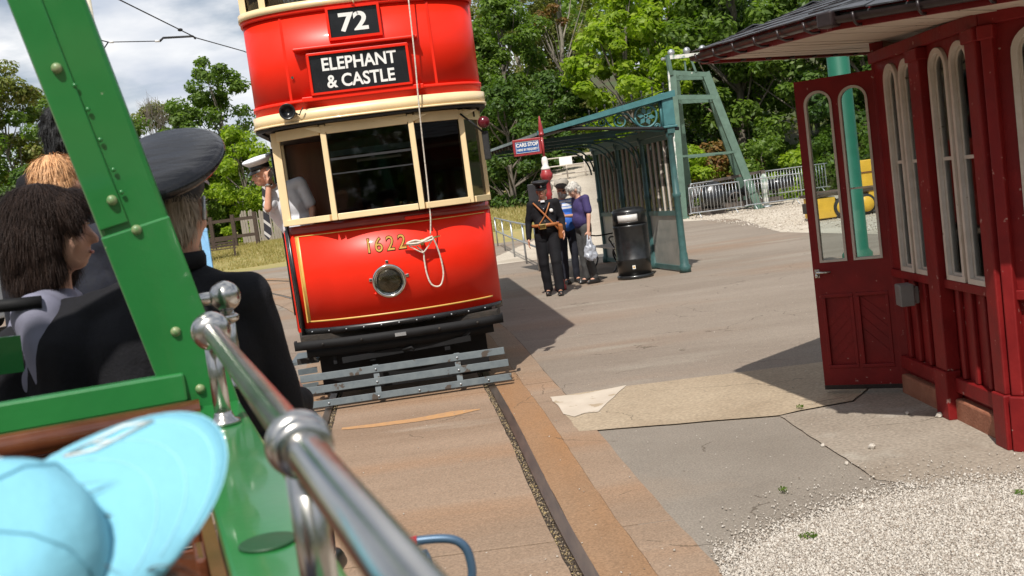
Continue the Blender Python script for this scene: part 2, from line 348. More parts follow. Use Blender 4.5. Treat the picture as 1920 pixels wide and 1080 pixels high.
# asphalt, concrete: layered tone, stains, chippings
def ground_mat(name, tones, sc=.5, stain=None, speck=.72, fine=90., rough=.88, bumpd=.3, streak=None):
    m = bpy.data.materials.new(name); m.use_nodes = True; MATS[name] = m; nt = m.node_tree; b = nt.nodes['Principled BSDF']
    tc = nn(nt, 'ShaderNodeTexCoord'); V = tc.outputs['Object']
    if streak:
        mp = nn(nt, 'ShaderNodeMapping'); mp.inputs['Scale'].default_value = streak; nt.links.new(V, mp.inputs[0]); VS = mp.outputs[0]
    else: VS = V
    n = nn(nt, 'ShaderNodeTexNoise'); n.inputs['Scale'].default_value = sc; n.inputs['Detail'].default_value = 9; n.inputs['Roughness'].default_value = .68; nt.links.new(VS, n.inputs['Vector'])
    r = nn(nt, 'ShaderNodeValToRGB'); r.color_ramp.elements[0].position = .32; r.color_ramp.elements[1].position = .68
    r.color_ramp.elements[0].color = (*tones[0], 1); r.color_ramp.elements[1].color = (*tones[1], 1); nt.links.new(n.outputs['Fac'], r.inputs[0]); c = r.outputs[0]
    def over(c, fac, col, blend='MIX'):
        x = nn(nt, 'ShaderNodeMix', data_type='RGBA', blend_type=blend); nt.links.new(fac, x.inputs[0]); nt.links.new(c, x.inputs[6]); x.inputs[7].default_value = (*col, 1); return x.outputs[2]
    if stain:
        for (col, s2, t0, t1) in stain:
            k = nn(nt, 'ShaderNodeTexNoise'); k.inputs['Scale'].default_value = s2; k.inputs['Detail'].default_value = 6; nt.links.new(VS, k.inputs['Vector'])
            q = nn(nt, 'ShaderNodeValToRGB'); q.color_ramp.elements[0].position = t0; q.color_ramp.elements[1].position = t1; nt.links.new(k.outputs['Fac'], q.inputs[0]); c = over(c, q.outputs[0], col)
    # aggregate grain
    g = nn(nt, 'ShaderNodeTexNoise'); g.inputs['Scale'].default_value = fine; g.inputs['Detail'].default_value = 3; nt.links.new(V, g.inputs['Vector'])
    gr = nn(nt, 'ShaderNodeMapRange'); gr.inputs['To Min'].default_value = .72; gr.inputs['To Max'].default_value = 1.28; gr.inputs['From Min'].default_value = .25; gr.inputs['From Max'].default_value = .75; nt.links.new(g.outputs['Fac'], gr.inputs[0])
    x = nn(nt, 'ShaderNodeVectorMath', operation='MULTIPLY'); cbx = nn(nt, 'ShaderNodeCombineXYZ')
    for i in range(3): nt.links.new(gr.outputs[0], cbx.inputs[i])
    nt.links.new(c, x.inputs[0]); nt.links.new(cbx.outputs[0], x.inputs[1]); c = x.outputs[0]
    v = nn(nt, 'ShaderNodeTexVoronoi'); v.inputs['Scale'].default_value = 11; nt.links.new(V, v.inputs['Vector'])
    q = nn(nt, 'ShaderNodeMath', operation='LESS_THAN'); q.inputs[1].default_value = .055; nt.links.new(v.outputs['Distance'], q.inputs[0])
    q2 = nn(nt, 'ShaderNodeSeparateColor'); nt.links.new(v.outputs['Color'], q2.inputs[0]); q3 = nn(nt, 'ShaderNodeMath', operation='GREATER_THAN'); q3.inputs[1].default_value = speck; nt.links.new(q2.outputs[0], q3.inputs[0])
    q4 = nn(nt, 'ShaderNodeMath', operation='MULTIPLY'); nt.links.new(q.outputs[0], q4.inputs[0]); nt.links.new(q3.outputs[0], q4.inputs[1]); c = over(c, q4.outputs[0], (.5, .47, .42))
    # hairline cracks, only in places
    nd = nn(nt, 'ShaderNodeTexNoise'); nd.inputs['Scale'].default_value = 1.1; nd.inputs['Detail'].default_value = 5; nt.links.new(V, nd.inputs['Vector'])
    va_ = nn(nt, 'ShaderNodeVectorMath', operation='ADD'); nt.links.new(V, va_.inputs[0]); nt.links.new(nd.outputs['Color'], va_.inputs[1])
    vc = nn(nt, 'ShaderNodeTexVoronoi', feature='DISTANCE_TO_EDGE'); vc.inputs['Scale'].default_value = .55; nt.links.new(va_.outputs[0], vc.inputs['Vector'])
    l1 = nn(nt, 'ShaderNodeMath', operation='LESS_THAN'); l1.inputs[1].default_value = .0028; nt.links.new(vc.outputs['Distance'], l1.inputs[0])
    l2 = nn(nt, 'ShaderNodeMath', operation='GREATER_THAN'); l2.inputs[1].default_value = .52; nt.links.new(nd.outputs['Fac'], l2.inputs[0])
    l3 = nn(nt, 'ShaderNodeMath', operation='MULTIPLY'); nt.links.new(l1.outputs[0], l3.inputs[0]); nt.links.new(l2.outputs[0], l3.inputs[1]); l4 = nn(nt, 'ShaderNodeMath', operation='MULTIPLY'); l4.inputs[1].default_value = .6; nt.links.new(l3.outputs[0], l4.inputs[0])
    c = over(c, l4.outputs[0], (.06, .045, .03))
    nt.links.new(c, b.inputs['Base Color']); b.inputs['Roughness'].default_value = rough; b.inputs['Specular IOR Level'].default_value = .3
    bp = nn(nt, 'ShaderNodeBump'); bp.inputs['Strength'].default_value = bumpd; bp.inputs['Distance'].default_value = .01; nt.links.new(g.outputs['Fac'], bp.inputs['Height']); nt.links.new(bp.outputs[0], b.inputs['Normal'])
    return m
ground_mat('asphalt', ((.19, .152, .120), (.265, .222, .18)), .35, [((.24, .155, .10), .22, .52, .75), ((.28, .245, .20), .9, .58, .75)], streak=(.5, 1.6, 1))
ground_mat('asphalt_grey', ((.185, .158, .130), (.25, .218, .182)), .6, [((.26, .195, .14), .5, .55, .8)], speck=.62)
ground_mat('concrete_track', ((.215, .148, .10), (.295, .212, .15)), .7, [((.30, .165, .085), .45, .50, .76), ((.33, .27, .21), 1.3, .62, .8)], streak=(.35, 1.5, 1))
ground_mat('concrete_rust', ((.215, .128, .072), (.28, .182, .112)), .8, [((.30, .145, .055), .5, .48, .72)], streak=(1.4, .4, 1))
ground_mat('concrete_tan', ((.29, .225, .155), (.39, .315, .225)), .9, [((.20, .14, .09), .8, .6, .8)], fine=45, speck=.7)
ground_mat('concrete_apron', ((.225, .185, .145), (.32, .275, .225)), .9, [((.38, .35, .30), 1.6, .56, .72), ((.14, .10, .07), 1.1, .62, .8)], fine=50, speck=.5)
ground_mat('gravel_bed', ((.40, .35, .295), (.50, .45, .39)), 1.2, fine=120, speck=.1)
ground_mat('gravel_far', ((.40, .345, .275), (.52, .46, .38)), .4, [((.30, .25, .19), .35, .55, .7)], fine=30, speck=.1, bumpd=.8)

def smooth(a, b, x): t = max(0, min(1, (x - a) / (b - a))); return t * t * (3 - 2 * t)
def hz(x, y):
    """height of the land"""
    z = -.035
    z += smooth(43, 52, y + .35 * (x + 13)) * smooth(-3, -9, x) * .85            # grass bank, left
    z += smooth(37, 46, y) * smooth(-6, -1, x) * smooth(9, 4, x) * 1.1            # grass bank behind the stop
    z += smooth(43, 75, y) * smooth(-2, 8, x) * 9                                # wooded slope, right
    z += smooth(70, 130, y) * 3 + smooth(16, 40, x) * smooth(5, 25, y) * 7
    return z
def sheet(name, x0, x1, nx, y0, y1, ny, mats, zf, pick=None):
    vs = []; fs = []; mi = []
    xs = [x0 + (x1 - x0) * i / nx for i in range(nx + 1)]; ys = [y0 + (y1 - y0) * j / ny for j in range(ny + 1)]
    for y in ys:
        for x in xs: vs.append((x, y, zf(x, y)))
    for j in range(ny):
        for i in range(nx):
            fs.append((j * (nx + 1) + i, j * (nx + 1) + i + 1, (j + 1) * (nx + 1) + i + 1, (j + 1) * (nx + 1) + i))
            mi.append(pick((xs[i] + xs[i + 1]) / 2, (ys[j] + ys[j + 1]) / 2) if pick else 0)
    me = bpy.data.meshes.new(name); me.from_pydata(vs, [], fs)
    for q in mats: me.materials.append(q)
    me.polygons.foreach_set('material_index', mi); me.polygons.foreach_set('use_smooth', [True] * len(fs)); me.update()
    return tag(link(name, me), kind='structure')
# one sheet to the horizon, finer in the middle
def warp(t): return math.copysign(abs(t) ** 2.2, t)
def zland(u, v): return hz(u, v)
N = 120
vs = []; fs = []; mi = []
gx = [warp(-1 + 2 * i / N) * 900 for i in range(N + 1)]; gy = [30 + warp(-1 + 2 * j / N) * 900 for j in range(N + 1)]
for y in gy:
    for x in gx: vs.append((x, y, hz(x, y)))
for j in range(N):
    for i in range(N):
        fs.append((j * (N + 1) + i, j * (N + 1) + i + 1, (j + 1) * (N + 1) + i + 1, (j + 1) * (N + 1) + i))
        x, y = (gx[i] + gx[i + 1]) / 2, (gy[j] + gy[j + 1]) / 2
        mi.append(1 if (x > 4.5 and y > 40) else 0)
me = bpy.data.meshes.new('ground'); me.from_pydata(vs, [], fs); me.materials.append(MATS['grass_dry']); me.materials.append(MATS['litter'])
me.polygons.foreach_set('material_index', mi); me.polygons.foreach_set('use_smooth', [True] * len(fs)); tag(link('ground', me), kind='structure')

def jag(pts, amp=.014, step=.09):
    """broken, hand-laid edge"""
    o = []; n = len(pts)
    for i in range(n):
        a, b = Vector(pts[i][:2]), Vector(pts[(i + 1) % n][:2]); L_ = (b - a).length; k = max(1, min(60, int(L_ / step)))
        for q in range(k):
            p = a.lerp(b, q / k); s_ = amp * (1 if L_ < 8 else 6); o.append((p.x + noise.noise(Vector((p.x * 5, p.y * 5, 1.3))) * s_ + noise.noise(Vector((p.x * 23, p.y * 23, 4))) * s_ * .6, p.y + noise.noise(Vector((p.x * 5, p.y * 5, 7.7))) * s_ + noise.noise(Vector((p.x * 23, p.y * 23, 9))) * s_ * .6))
    return o
def flat(name, pts, z, mat, z0=None, parent=None):
    mb = MB(); pts = jag([tuple(p) for p in pts])
    if z0 is None: mb.add([(p[0], p[1], z) for p in pts], [tuple(range(len(pts)))])
    else: mb.prism([(p[0], p[1]) for p in pts], z0, z)
    o = mb.build(name, MATS[mat], parent); 
    if not parent: tag(o, kind='structure')
    return o
flat('asphalt', [(-40, -12), (22, -12), (24, 20), (22, 34), (9, 38.5), (1.5, 40), (-2, 40), (-9, 44), (-16, 49), (-40, 62)], -.006, 'asphalt')
flat('gravel_area', [(6.2, 41.5), (5.6, 36.5), (7.2, 33.2), (6.3, 24.5), (7.6, 18), (24, 14), (24, 36), (14, 42)], -.002, 'gravel_far')
flat('path', [(-1.0, 26), (.9, 26), (3.4, 38), (3.9, 46), (2.5, 46), (1.3, 38)], -.001, 'gravel_far')
flat('concrete_apron', [(1.655, 6.975), (2.2, 7.1), (2.75, 7.9), (4.5, 9.6), (6.5, 8), (6.5, 3.4), (3.6, 3.4), (2.5, 4.42), (1.73, 5.345)], .0025, 'concrete_apron')
flat('concrete_strip', [(.205, 8.60), (.815, 8.665), (2.43, 8.60), (3.4, 8.9), (2.2, 7.13), (1.81, 7.05), (1.655, 6.985), (.33, 7.27)], .004, 'concrete_tan')
flat('asphalt_patch', [(.345, 7.235), (1.64, 6.95), (1.715, 5.36), (2.5, 4.4), (4, 3), (4, 1), (3, 1), (3, -4), (.9, -4), (.56, 4.5), (.46, 5.17)], .0015, 'asphalt_grey')
flat('painted_triangle', [tuple(G(*p).xy) for p in ((1032, 746), (1090, 741), (1173, 724), (1120, 774), (1096, 776), (1078, 783), (1058, 778), (1050, 766), (1040, 758))], .0085, 'worn_paint')
flat('gravel_bed', [tuple(G(*p).xy) for p in ((1920, 908), (1790, 912), (1665, 930), (1575, 955), (1465, 998), (1390, 1046))] + [(.86, 4.0), (.8, 1), (5.5, 1), (5.5, 5.0)], .0045, 'gravel_bed')

# ------------------------------------------------------------------ tram track, set flush in concrete
TR = crom([(.36, -6, 0), (.02, 0, 0), (-.56, 4.55, 0), (-.98, 9.0, 0), (-1.75, 15.5, 0), (-3.9, 23, 0), (-7.4, 31, 0), (-12.5, 38.5, 0), (-19, 45, 0), (-30, 53, 0)], 14)
GA = .70
def off(path, o):
    r_ = []
    for i, p in enumerate(path):
        t = (path[min(i + 1, len(path) - 1)] - path[max(i - 1, 0)]).normalized(); r_.append(p + Vector((t.y, -t.x, 0)) * o)
    return r_
def ribbon(mb, a, b, z): mb.strip([(p.x, p.y, z) for p in a], [(p.x, p.y, z) for p in b], False)
for s_ in (-1, 1):
    mb = MB(); a, b = off(TR, s_ * GA), off(TR, s_ * (GA + .062))
    ribbon(mb, a, b, .014); ribbon(mb, a, [p + Vector((0, 0, 0)) for p in a], .014)
    for e in (a, b): mb.strip([(p.x, p.y, .014) for p in e], [(p.x, p.y, -.005) for p in e], False)
    tag(mb.build('rail', M('rail_steel', (.12, .085, .068), .34, .7, col2=(.20, .145, .11), scale=5, stretch=(6, .6, 1)) if 'rail_steel' not in MATS else MATS['rail_steel']), kind='structure')
    mb = MB(); ribbon(mb, off(TR, s_ * (GA - .044)), off(TR, s_ * GA), -.003)
    tag(mb.build('rail_groove', M('groove', (.022, .016, .012), .9, col2=(.06, .042, .03), scale=30, bump=.6)), kind='structure')
def slabs(o0, o1, breaks, mat, z=.006, gap=.012, xf=None):
    """concrete bays between two offsets of the track, cut across at the given distances ahead"""
    L0, L1 = off(TR, o0), (off(TR, o1) if xf is None else xf)
    def sub(L, y0, y1):
        r_ = []
        for i in range(len(L) - 1):
            p, q = L[i], L[i + 1]
            for yy in (y0, y1):
                if (p.y - yy) * (q.y - yy) < 0: r_.append(p.lerp(q, (yy - p.y) / (q.y - p.y)))
            if y0 <= q.y <= y1: r_.append(q)
        return sorted(r_, key=lambda p: p.y)
    for y0, y1 in zip(breaks[:-1], breaks[1:]):
        a, b = sub(L0, y0 + gap, y1), sub(L1, y0 + gap, y1)
        if len(a) < 2 or len(b) < 2: continue
        poly = jag([(p.x, p.y) for p in a] + [(p.x, p.y) for p in reversed(b)], .007, .12)
        tag(MB().prism(poly, -.02, z + random.uniform(-.001, .001)).build('concrete_slab', MATS[mat]), kind='structure')
random.seed(3)
BR = [-5.5, -1.5, 1.2, 5.02, 9.2, 13.2, 17.2, 21.4, 25.5, 29.5, 33.5, 37.5]
slabs(-(GA - .046), GA - .046, BR, 'concrete_track')
slabs(GA + .064, GA + .30, [b + .1 for b in BR], 'concrete_rust', gap=.003)
slabs(GA + .303, GA + .56, [b + .1 for b in BR], 'concrete_track', z=.004)
slabs(-(GA + .50), -(GA + .064), BR, 'concrete_track')
# dark joint under the slabs
mb = MB(); ribbon(mb, off(TR, -(GA + .5)), off(TR, GA + .57), -.004); tag(mb.build('slab_bedding', MATS['groove']), kind='structure')
# orange paint streak across the track
mb = MB(); pts = [G(640, 808), G(700, 803), G(780, 793), G(850, 782), G(900, 770)]; pts2 = [G(642, 804), G(700, 797), G(780, 786), G(848, 773), G(901, 768.5)]
mb.strip([(p.x, p.y, .0095) for p in pts], [(p.x, p.y, .0095) for p in pts2]); tag(mb.build('painted_streak', M('streak', (.46, .25, .10), .8, col2=(.36, .21, .11), scale=20)), kind='structure')

# ------------------------------------------------------------------ loose stone
def stones(name, pts, sizes, mat, seed=1, zb=0.):
    rng = np.random.default_rng(seed); n = len(pts)
    base = np.array([(1, 0, 0), (0, 1, 0), (-1, 0, 0), (0, -1, 0), (0, 0, 1), (0, 0, -1)], float)
    F = np.array([(0, 1, 4), (1, 2, 4), (2, 3, 4), (3, 0, 4), (1, 0, 5), (2, 1, 5), (3, 2, 5), (0, 3, 5)])
    a = rng.uniform(0, 6.283, n); P = base[None] * rng.uniform(.55, 1.25, (n, 6, 1)) + rng.uniform(-.25, .25, (n, 6, 3))
    P[:, :, 2] *= rng.uniform(.5, .9, n)[:, None]
    ca, sa = np.cos(a)[:, None], np.sin(a)[:, None]
    tl = rng.uniform(-.5, .5, n)[:, None]; P[:, :, 2] += P[:, :, 0] * tl
    X = P[:, :, 0] * ca - P[:, :, 1] * sa; Y_ = P[:, :, 0] * sa + P[:, :, 1] * ca
    Q = np.stack([X, Y_, P[:, :, 2]], 2) * np.array(sizes)[:, None, None]
    Q += np.array(pts)[:, None, :]
    me = bpy.data.meshes.new(name); V = Q.reshape(-1, 3); FF = (F[None] + 6 * np.arange(n)[:, None, None]).reshape(-1, 3)
    me.vertices.add(len(V)); me.vertices.foreach_set('co', V.ravel()); me.loops.add(FF.size); me.loops.foreach_set('vertex_index', FF.ravel().astype(np.int32))
    me.polygons.add(len(FF)); me.polygons.foreach_set('loop_start', np.arange(0, FF.size, 3, dtype=np.int32)); me.materials.append(mat); me.update(calc_edges=True); me.validate()
    return tag(link(name, me), kind='stuff')
def islandmat(name, cols, rough=.85):
    m = bpy.data.materials.new(name); m.use_nodes = True; nt = m.node_tree; b = nt.nodes['Principled BSDF']
    geo = nn(nt, 'ShaderNodeNewGeometry'); r = nn(nt, 'ShaderNodeValToRGB'); e = r.color_ramp.elements
    for i, c in enumerate(cols):
        p = i / (len(cols) - 1)
        k = e[i] if i < 2 else e.new(p)
        k.color = (*c, 1)
    for i in range(len(cols)): e[i].position = i / (len(cols) - 1)
    nt.links.new(geo.outputs['Random Per Island'], r.inputs[0]); nt.links.new(r.outputs[0], b.inputs['Base Color']); b.inputs['Roughness'].default_value = rough; MATS[name] = m; return m
islandmat('limestone', [(.38, .335, .285), (.49, .445, .39), (.32, .28, .235), (.60, .56, .505), (.22, .17, .13), (.46, .415, .36), (.56, .52, .465), (.37, .33, .29)])
rng = np.random.default_rng(5)
edge = [G(*p).xy for p in ((1920, 884), (1790, 890), (1655, 908), (1560, 935), (1440, 975), (1330, 1030), (1262, 1062))] + [Vector((.58, 3.8)), Vector((.6, 1.5))]
def gravel_edge(x):                      # far limit of the gravel at this x
    e = sorted(edge, key=lambda p: p.x)
    for p, q in zip(e[:-1], e[1:]):
        if p.x <= x <= q.x: return p.y + (q.y - p.y) * (x - p.x) / max(1e-6, q.x - p.x)
    return e[-1].y if x > e[-1].x else 0
pts = []; sz = []
for i in range(230000):
    x, y = rng.uniform(.55, 3.1), rng.uniform(3.0, 5.4)
    d = gravel_edge(x) - y + rng.normal(0, .035)
    if d < -.05 or (d < .30 and rng.random() > ((d + .05) / .35) ** 1.3): continue
    if (x / y) > .54: continue
    pts.append((x, y, .006 + rng.uniform(0, .0045))); sz.append(.0028 + .0075 * rng.random() ** 2.4)
    if len(pts) > 90000: break
stones('gravel', pts, sz, MATS['limestone'], 2)
pts = []; sz = []
for i in range(5200):
    x = rng.uniform(.05, 2.6); d = abs(rng.normal(0, .45)); y = gravel_edge(max(x, .58)) + d * (1 if x > .58 else 2)
    if y < 3 or y > 7.2 or x < -.1: continue
    if rng.random() < .55 + .45 * min(1, d * 2.2): continue
    pts.append((x, y, .012)); sz.append(.0018 + .007 * rng.random() ** 3)
for i in range(260):
    y = rng.uniform(4.3, 20); x = rng.uniform(-.9 - .08 * y, 2.4 if y < 9 else 3 + .1 * y); pts.append((x, y, .012)); sz.append(rng.uniform(.003, .007))
stones('scattered_chippings', pts, sz, MATS['limestone'], 3)
# rail-groove litter
islandmat('groove_litter', [(.12, .085, .055), (.26, .19, .12), (.40, .30, .14), (.08, .06, .04), (.10, .075, .05), (.03, .02, .015), (.30, .24, .17)])
pts = []; sz = []
for s_ in (-1, 1):
    L = off(TR, s_ * (GA - .022))
    for i in range(2600):
        y = 3.2 + rng.random() ** 1.4 * 7.5
        for p, q in zip(L[:-1], L[1:]):
            if p.y <= y < q.y: c = p.lerp(q, (y - p.y) / (q.y - p.y)); break
        pts.append((c.x + rng.uniform(-.018, .018), y, rng.uniform(-.002, .003))); sz.append(rng.uniform(.003, .009))
stones('groove_gravel', pts, sz, MATS['groove_litter'], 4)
pts = []; sz = []
for i in range(5200):
    x, y = rng.uniform(5.8, 11.5), rng.uniform(20, 40)
    if x < 6.4 + (.9 if y < 24 else 0): continue
    pts.append((x, y, .004)); sz.append(rng.uniform(.012, .035))
stones('far_gravel', pts, sz, islandmat('limestone_dull', [(.42, .36, .29), (.55, .49, .42), (.30, .25, .2), (.62, .57, .5)]), 6)
# single stones that show: named one by one
def rock(px, py, s, label):
    g = G(px, py); rm = random.Random(px); mb = MB(); mb.ell((0, 0, .4), (1, .8, .7), 7, 5)
    mb.v = [tuple(Vector(v) * rm.uniform(.8, 1.15) * s) for v in mb.v]; o = mb.build('loose_stone', MATS['limestone']); o.location = (g.x, g.y, .004); o.rotation_euler = (0, 0, rm.uniform(0, 6))
    for p in o.data.polygons: p.use_smooth = False
    tag(o, label, 'stone', 'loose stones on the concrete')
rock(1635, 842, .026, 'largest loose white stone on the concrete apron before the red kiosk')
rock(1543, 838, .016, 'pale stone lying on the seam between asphalt patch and concrete apron')
rock(1588, 872, .015, 'pale stone at the gravel end of the seam beside the asphalt patch')
rock(1761, 783, .026, 'white stone in the canopy shade beside the kiosk plinth')
rock(1702, 778, .017, 'small grey stone in the shade below the open kiosk door')
# ------------------------------------------------------------------ red double-deck tram
tram = thing('double_deck_tram', 'red and cream double deck tram with destination blind and fleet number 1622', 'tram', (-1.03, 9.35, 0), R(5))
def sup(w, S, y0, p=2.2, n=40, ext=None, a=1.0):
    """plan of a bowed tram end: from left side round the nose to the right side"""
    o = []
    for i in range(n + 1):
        t = -math.pi / 2 * a + math.pi * a * i / n
        x = w * math.copysign(abs(math.sin(t)) ** (2 / p), math.sin(t)); y = y0 + S * (1 - abs(math.cos(t)) ** (2 / p))
        o.append((x, y))
    if ext: o = [(o[0][0], ext)] + o + [(o[-1][0], ext)]
    return o
LEN = 9.2
UW, US, UY = 1.03, .50, .08
red, cream, blk = MATS['red_gloss'], MATS['cream'], MATS['black_gloss']
def upl(d, ext=LEN, p=2.3): return sup(UW + d, US + d * .5, UY - d, p, 48, ext)
MB().wall(upl(0), 2.64, 3.50, .03).build('upper_panel', red, tram)
MB().wall(upl(.012), 2.70, 2.735, .012).wall(upl(.018), 3.462, 3.50, .018).build('panel_beading', red, tram)
MB().wall(upl(.028), 2.54, 2.645, .05).wall(upl(.036), 2.535, 2.552, .06).build('cream_belt', cream, tram)
MB().wall(upl(.022), 2.508, 2.53, .05).build('belt_gasket', MATS['black_matt'], tram)
MB().wall(upl(.03), 3.50, 3.56, .07).build('upper_sill', cream, tram)
# upper deck windows
pl = upl(0.0); keyx = [-.99, -.80, -.27, .27, .80, .99]
def on_plan(plan, x, side=None):
    for a, b in zip(plan[:-1], plan[1:]):
        if a[0] <= x <= b[0] and b[0] > a[0]: return a[1] + (b[1] - a[1]) * (x - a[0]) / (b[0] - a[0])
    return UY + US
for x in keyx:
    MB().box((x, on_plan(pl, x) + .02, 3.84), (.055, .055, .62)).build('upper_pillar', cream, tram)
for k in range(6):
    for sx in (-1, 1): MB().box((sx * 1.01, 1.1 + k * 1.5, 3.84), (.05, .07, .62)).build('upper_pillar', cream, tram)
MB().wall(upl(.02), 4.15, 4.27, .05).build('upper_cornice', cream, tram)
MB().wall(upl(-.025), 3.56, 4.15, .008).build('upper_glazing', GLASS_D, tram)
MB().prism([p for p in upl(.05)], 4.27, 4.33).prism([p for p in upl(-.15)], 4.33, 4.42).build('roof', MATS['white_paint'], tram)
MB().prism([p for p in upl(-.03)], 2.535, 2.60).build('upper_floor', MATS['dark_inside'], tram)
for i in range(5):
    for sx in (-.5, .5):
        MB().box((sx, 1.3 + i * 1.2, 3.3), (.7, .08, .8)).box((sx, 1.1 + i * 1.2, 3.0), (.7, .4, .08)).build('upper_seat', MATS['mahogany'], tram)
MB().box2((-1.0, 3.6, 3.0), (1.0, 3.63, 4.2)).build('upper_bulkhead', MATS['mahogany'], tram)
# route box, destination box
fy = UY - .004
def frame(mb, x0, x1, z0, z1, y, w, d):
    mb.box2((x0 - w, y, z1), (x1 + w, y + d, z1 + w)); mb.box2((x0 - w, y, z0 - w), (x1 + w, y + d, z0)); mb.box2((x0 - w, y, z0), (x0, y + d, z1)); mb.box2((x1, y, z0), (x1 + w, y + d, z1)); return mb
frame(MB(), -.235, .185, 3.215, 3.455, fy - .035, .022, .06).build('route_box_frame', red, tram, bevel=.006)
rb = MB().box2((-.235, fy - .012, 3.215), (.185, fy + .04, 3.455)).build('route_blind', MATS['blind'], tram)
text('route_number', '72', .215, MATS['white_print'], rb, (-.03, fy - .0135, 3.33), (R(90), 0, 0), .001, bold=.006, sx=1.2)
frame(MB(), -.45, .385, 2.765, 3.085, fy - .035, .022, .06).build('destination_box_frame', red, tram, bevel=.006)
MB().box2((-.56, fy - .02, 2.70), (.50, fy + .06, 2.742)).build('box_ledge', red, tram, bevel=.006)
db = MB().box2((-.45, fy - .012, 2.765), (.385, fy + .04, 3.085)).build('destination_blind', MATS['blind'], tram)
text('destination_lettering', 'ELEPHANT', .152, MATS['white_print'], db, (-.03, fy - .0135, 2.995), (R(90), 0, 0), .001, bold=.0035, sx=.90)
text('destination_lettering', '& CASTLE', .152, MATS['white_print'], db, (-.03, fy - .0135, 2.845), (R(90), 0, 0), .001, bold=.0035, sx=.90)
MB().box2((-.58, fy - .055, 3.135), (.50, fy + .06, 3.16)).build('drip_strip', red, tram, bevel=.008)
MB().tube([(-.30 + .018 * math.cos(i * .9), fy - .06 + .0 * i, 3.50 + .012 * i + .018 * math.sin(i * .9)) for i in range(14)], .006, 6).build('cable_coil', cream, tram, loc=(.28, -.01, -.02))
MB().lathe([(0, 0), (.012, 0), (.012, .012)], (-.62, .14, 2.93), 10, Matrix.Rotation(R(90), 3, 'X')).build('bell_push', MATS['chrome'], tram)
# gong lamp
gl = MB().lathe([(0, .0), (.02, .0), (.03, .012), (.05, .025), (.064, .05), (.071, .046), (.068, .01), (.05, -.05), (0, -.06)], (-.70, .112, 2.64), 24, Matrix.Rotation(R(90), 3, 'X')).build('gong', MATS['black_gloss'], tram)
MB().tube([(-.63, .11, 2.62), (-.60, .08, 2.60), (-.585, .07, 2.63), (-.56, .07, 2.66)], .006, 6).build('gong_wire', MATS['black_matt'], gl)
for x in (-.66, .62):
    MB().box((x, on_plan(upl(0), x) - .001, 3.08), (.022, .008, .74)).build('panel_strip', red, tram)
for x in [-.9 + .12 * k for k in range(16)]:
    MB().ell((x, on_plan(upl(.018), x) - .001, 3.48), (.005, .003, .005), 6, 4).build('panel_screw', red, tram)
# windscreen: flat panes between cream posts
WV = [(-.88, .47), (-.43, .185), (.345, .165), (.80, .365), (.985, .78)]
Z0, Z1 = 1.655, 2.50
def post(p, w=.055, d=.06, z0=Z0, z1=Z1): return MB().box((p[0], p[1], (z0 + z1) / 2), (w, d, z1 - z0))
for i, p in enumerate(WV):
    post(p, .075 if i == 0 else .05).build('windscreen_post', cream, tram, bevel=.006)
for (a, b) in zip(WV[:-1], WV[1:]):
    A, B = Vector((*a, 0)), Vector((*b, 0)); t = (B - A).normalized(); a_, b_ = A + t * .03, B - t * .03
    MB().bar(a_ + Vector((0, 0, Z0 + .028)), b_ + Vector((0, 0, Z0 + .028)), .085, .056).build('windscreen_sill', cream, tram, bevel=.005)
    mbh = MB().bar(a_ + Vector((0, 0, 2.462)), b_ + Vector((0, 0, 2.462)), .055, .09)
    mbh.build('windscreen_header', cream, tram, bevel=.004)
    if a != WV[0]: MB().bar(a_ + Vector((0, .005, 2.055)), b_ + Vector((0, .005, 2.055)), .006, .735).build('windscreen_pane', GLASS_D, tram)
for i in (1, 2, 3):                      # curved brackets at the post tops
    p = WV[i]
    for sx in (-1, 1):
        MB().extr([(p[0] + sx * .02, p[1] - .036, 2.485), (p[0] + sx * .16, p[1] - .036 + .02 * abs(i - 1.5), 2.485), (p[0] + sx * .02, p[1] - .036, 2.43)], (0, .02, 0)).build('post_bracket', cream, tram)
# middle pane: transom bars and light blind
MB().bar((-.40, .17, 2.06), (.32, .15, 2.06), .012, .012).bar((-.40, .17, 2.19), (.32, .15, 2.19), .012, .02).build('pane_rail', MATS['black_matt'], tram)
MB().bar((-.40, .30, 2.245), (.32, .28, 2.245), .02, .05).build('sun_blind', MATS['galv'], tram)
# dash
DP = [p for p in sup(1.03, .60, .235, 2.0, 60) if -.885 <= p[0] <= .99]
DP = [(-.885, on_plan(sup(1.03, .60, .235, 2.0, 60), -.885))] + DP
MB().wall(DP, .70, 1.64, .03).build('dash', red, tram)
MB().wall([(x, y - .014) for x, y in DP], 1.575, 1.645, .02).build('dash_capping', M('maroon_gloss', (.20, .008, .008), .3, coat=.4), tram)
def lining(z0, z1, x0, x1, dy=.0045):
    P = [(x, y - dy) for x, y in DP if x0 <= x <= x1]; return MB().wall(P, z0, z1, .002)
mbl = lining(.757, .772, -.84, .90); mbl.wall([(x, y - .0045) for x, y in DP if -.84 <= x <= .93], 1.545, 1.553, .002)
mbl.wall([(x, y - .0045) for x, y in DP if -.845 <= x <= -.80][:2], .757, 1.55, .002)
mbl.build('gold_lining', MATS['gold'], tram)
y840 = on_plan(DP, -.83)
t_ = (Vector((-.80, on_plan(DP, -.80))) - Vector((-.86, on_plan(DP, -.86)))).normalized()
MB().bar((-.832, y840 - .004, .757), (-.832, y840 - .004, 1.55), .003, .014, up=(t_.x, t_.y, 0)).build('gold_lining', MATS['gold'], tram)
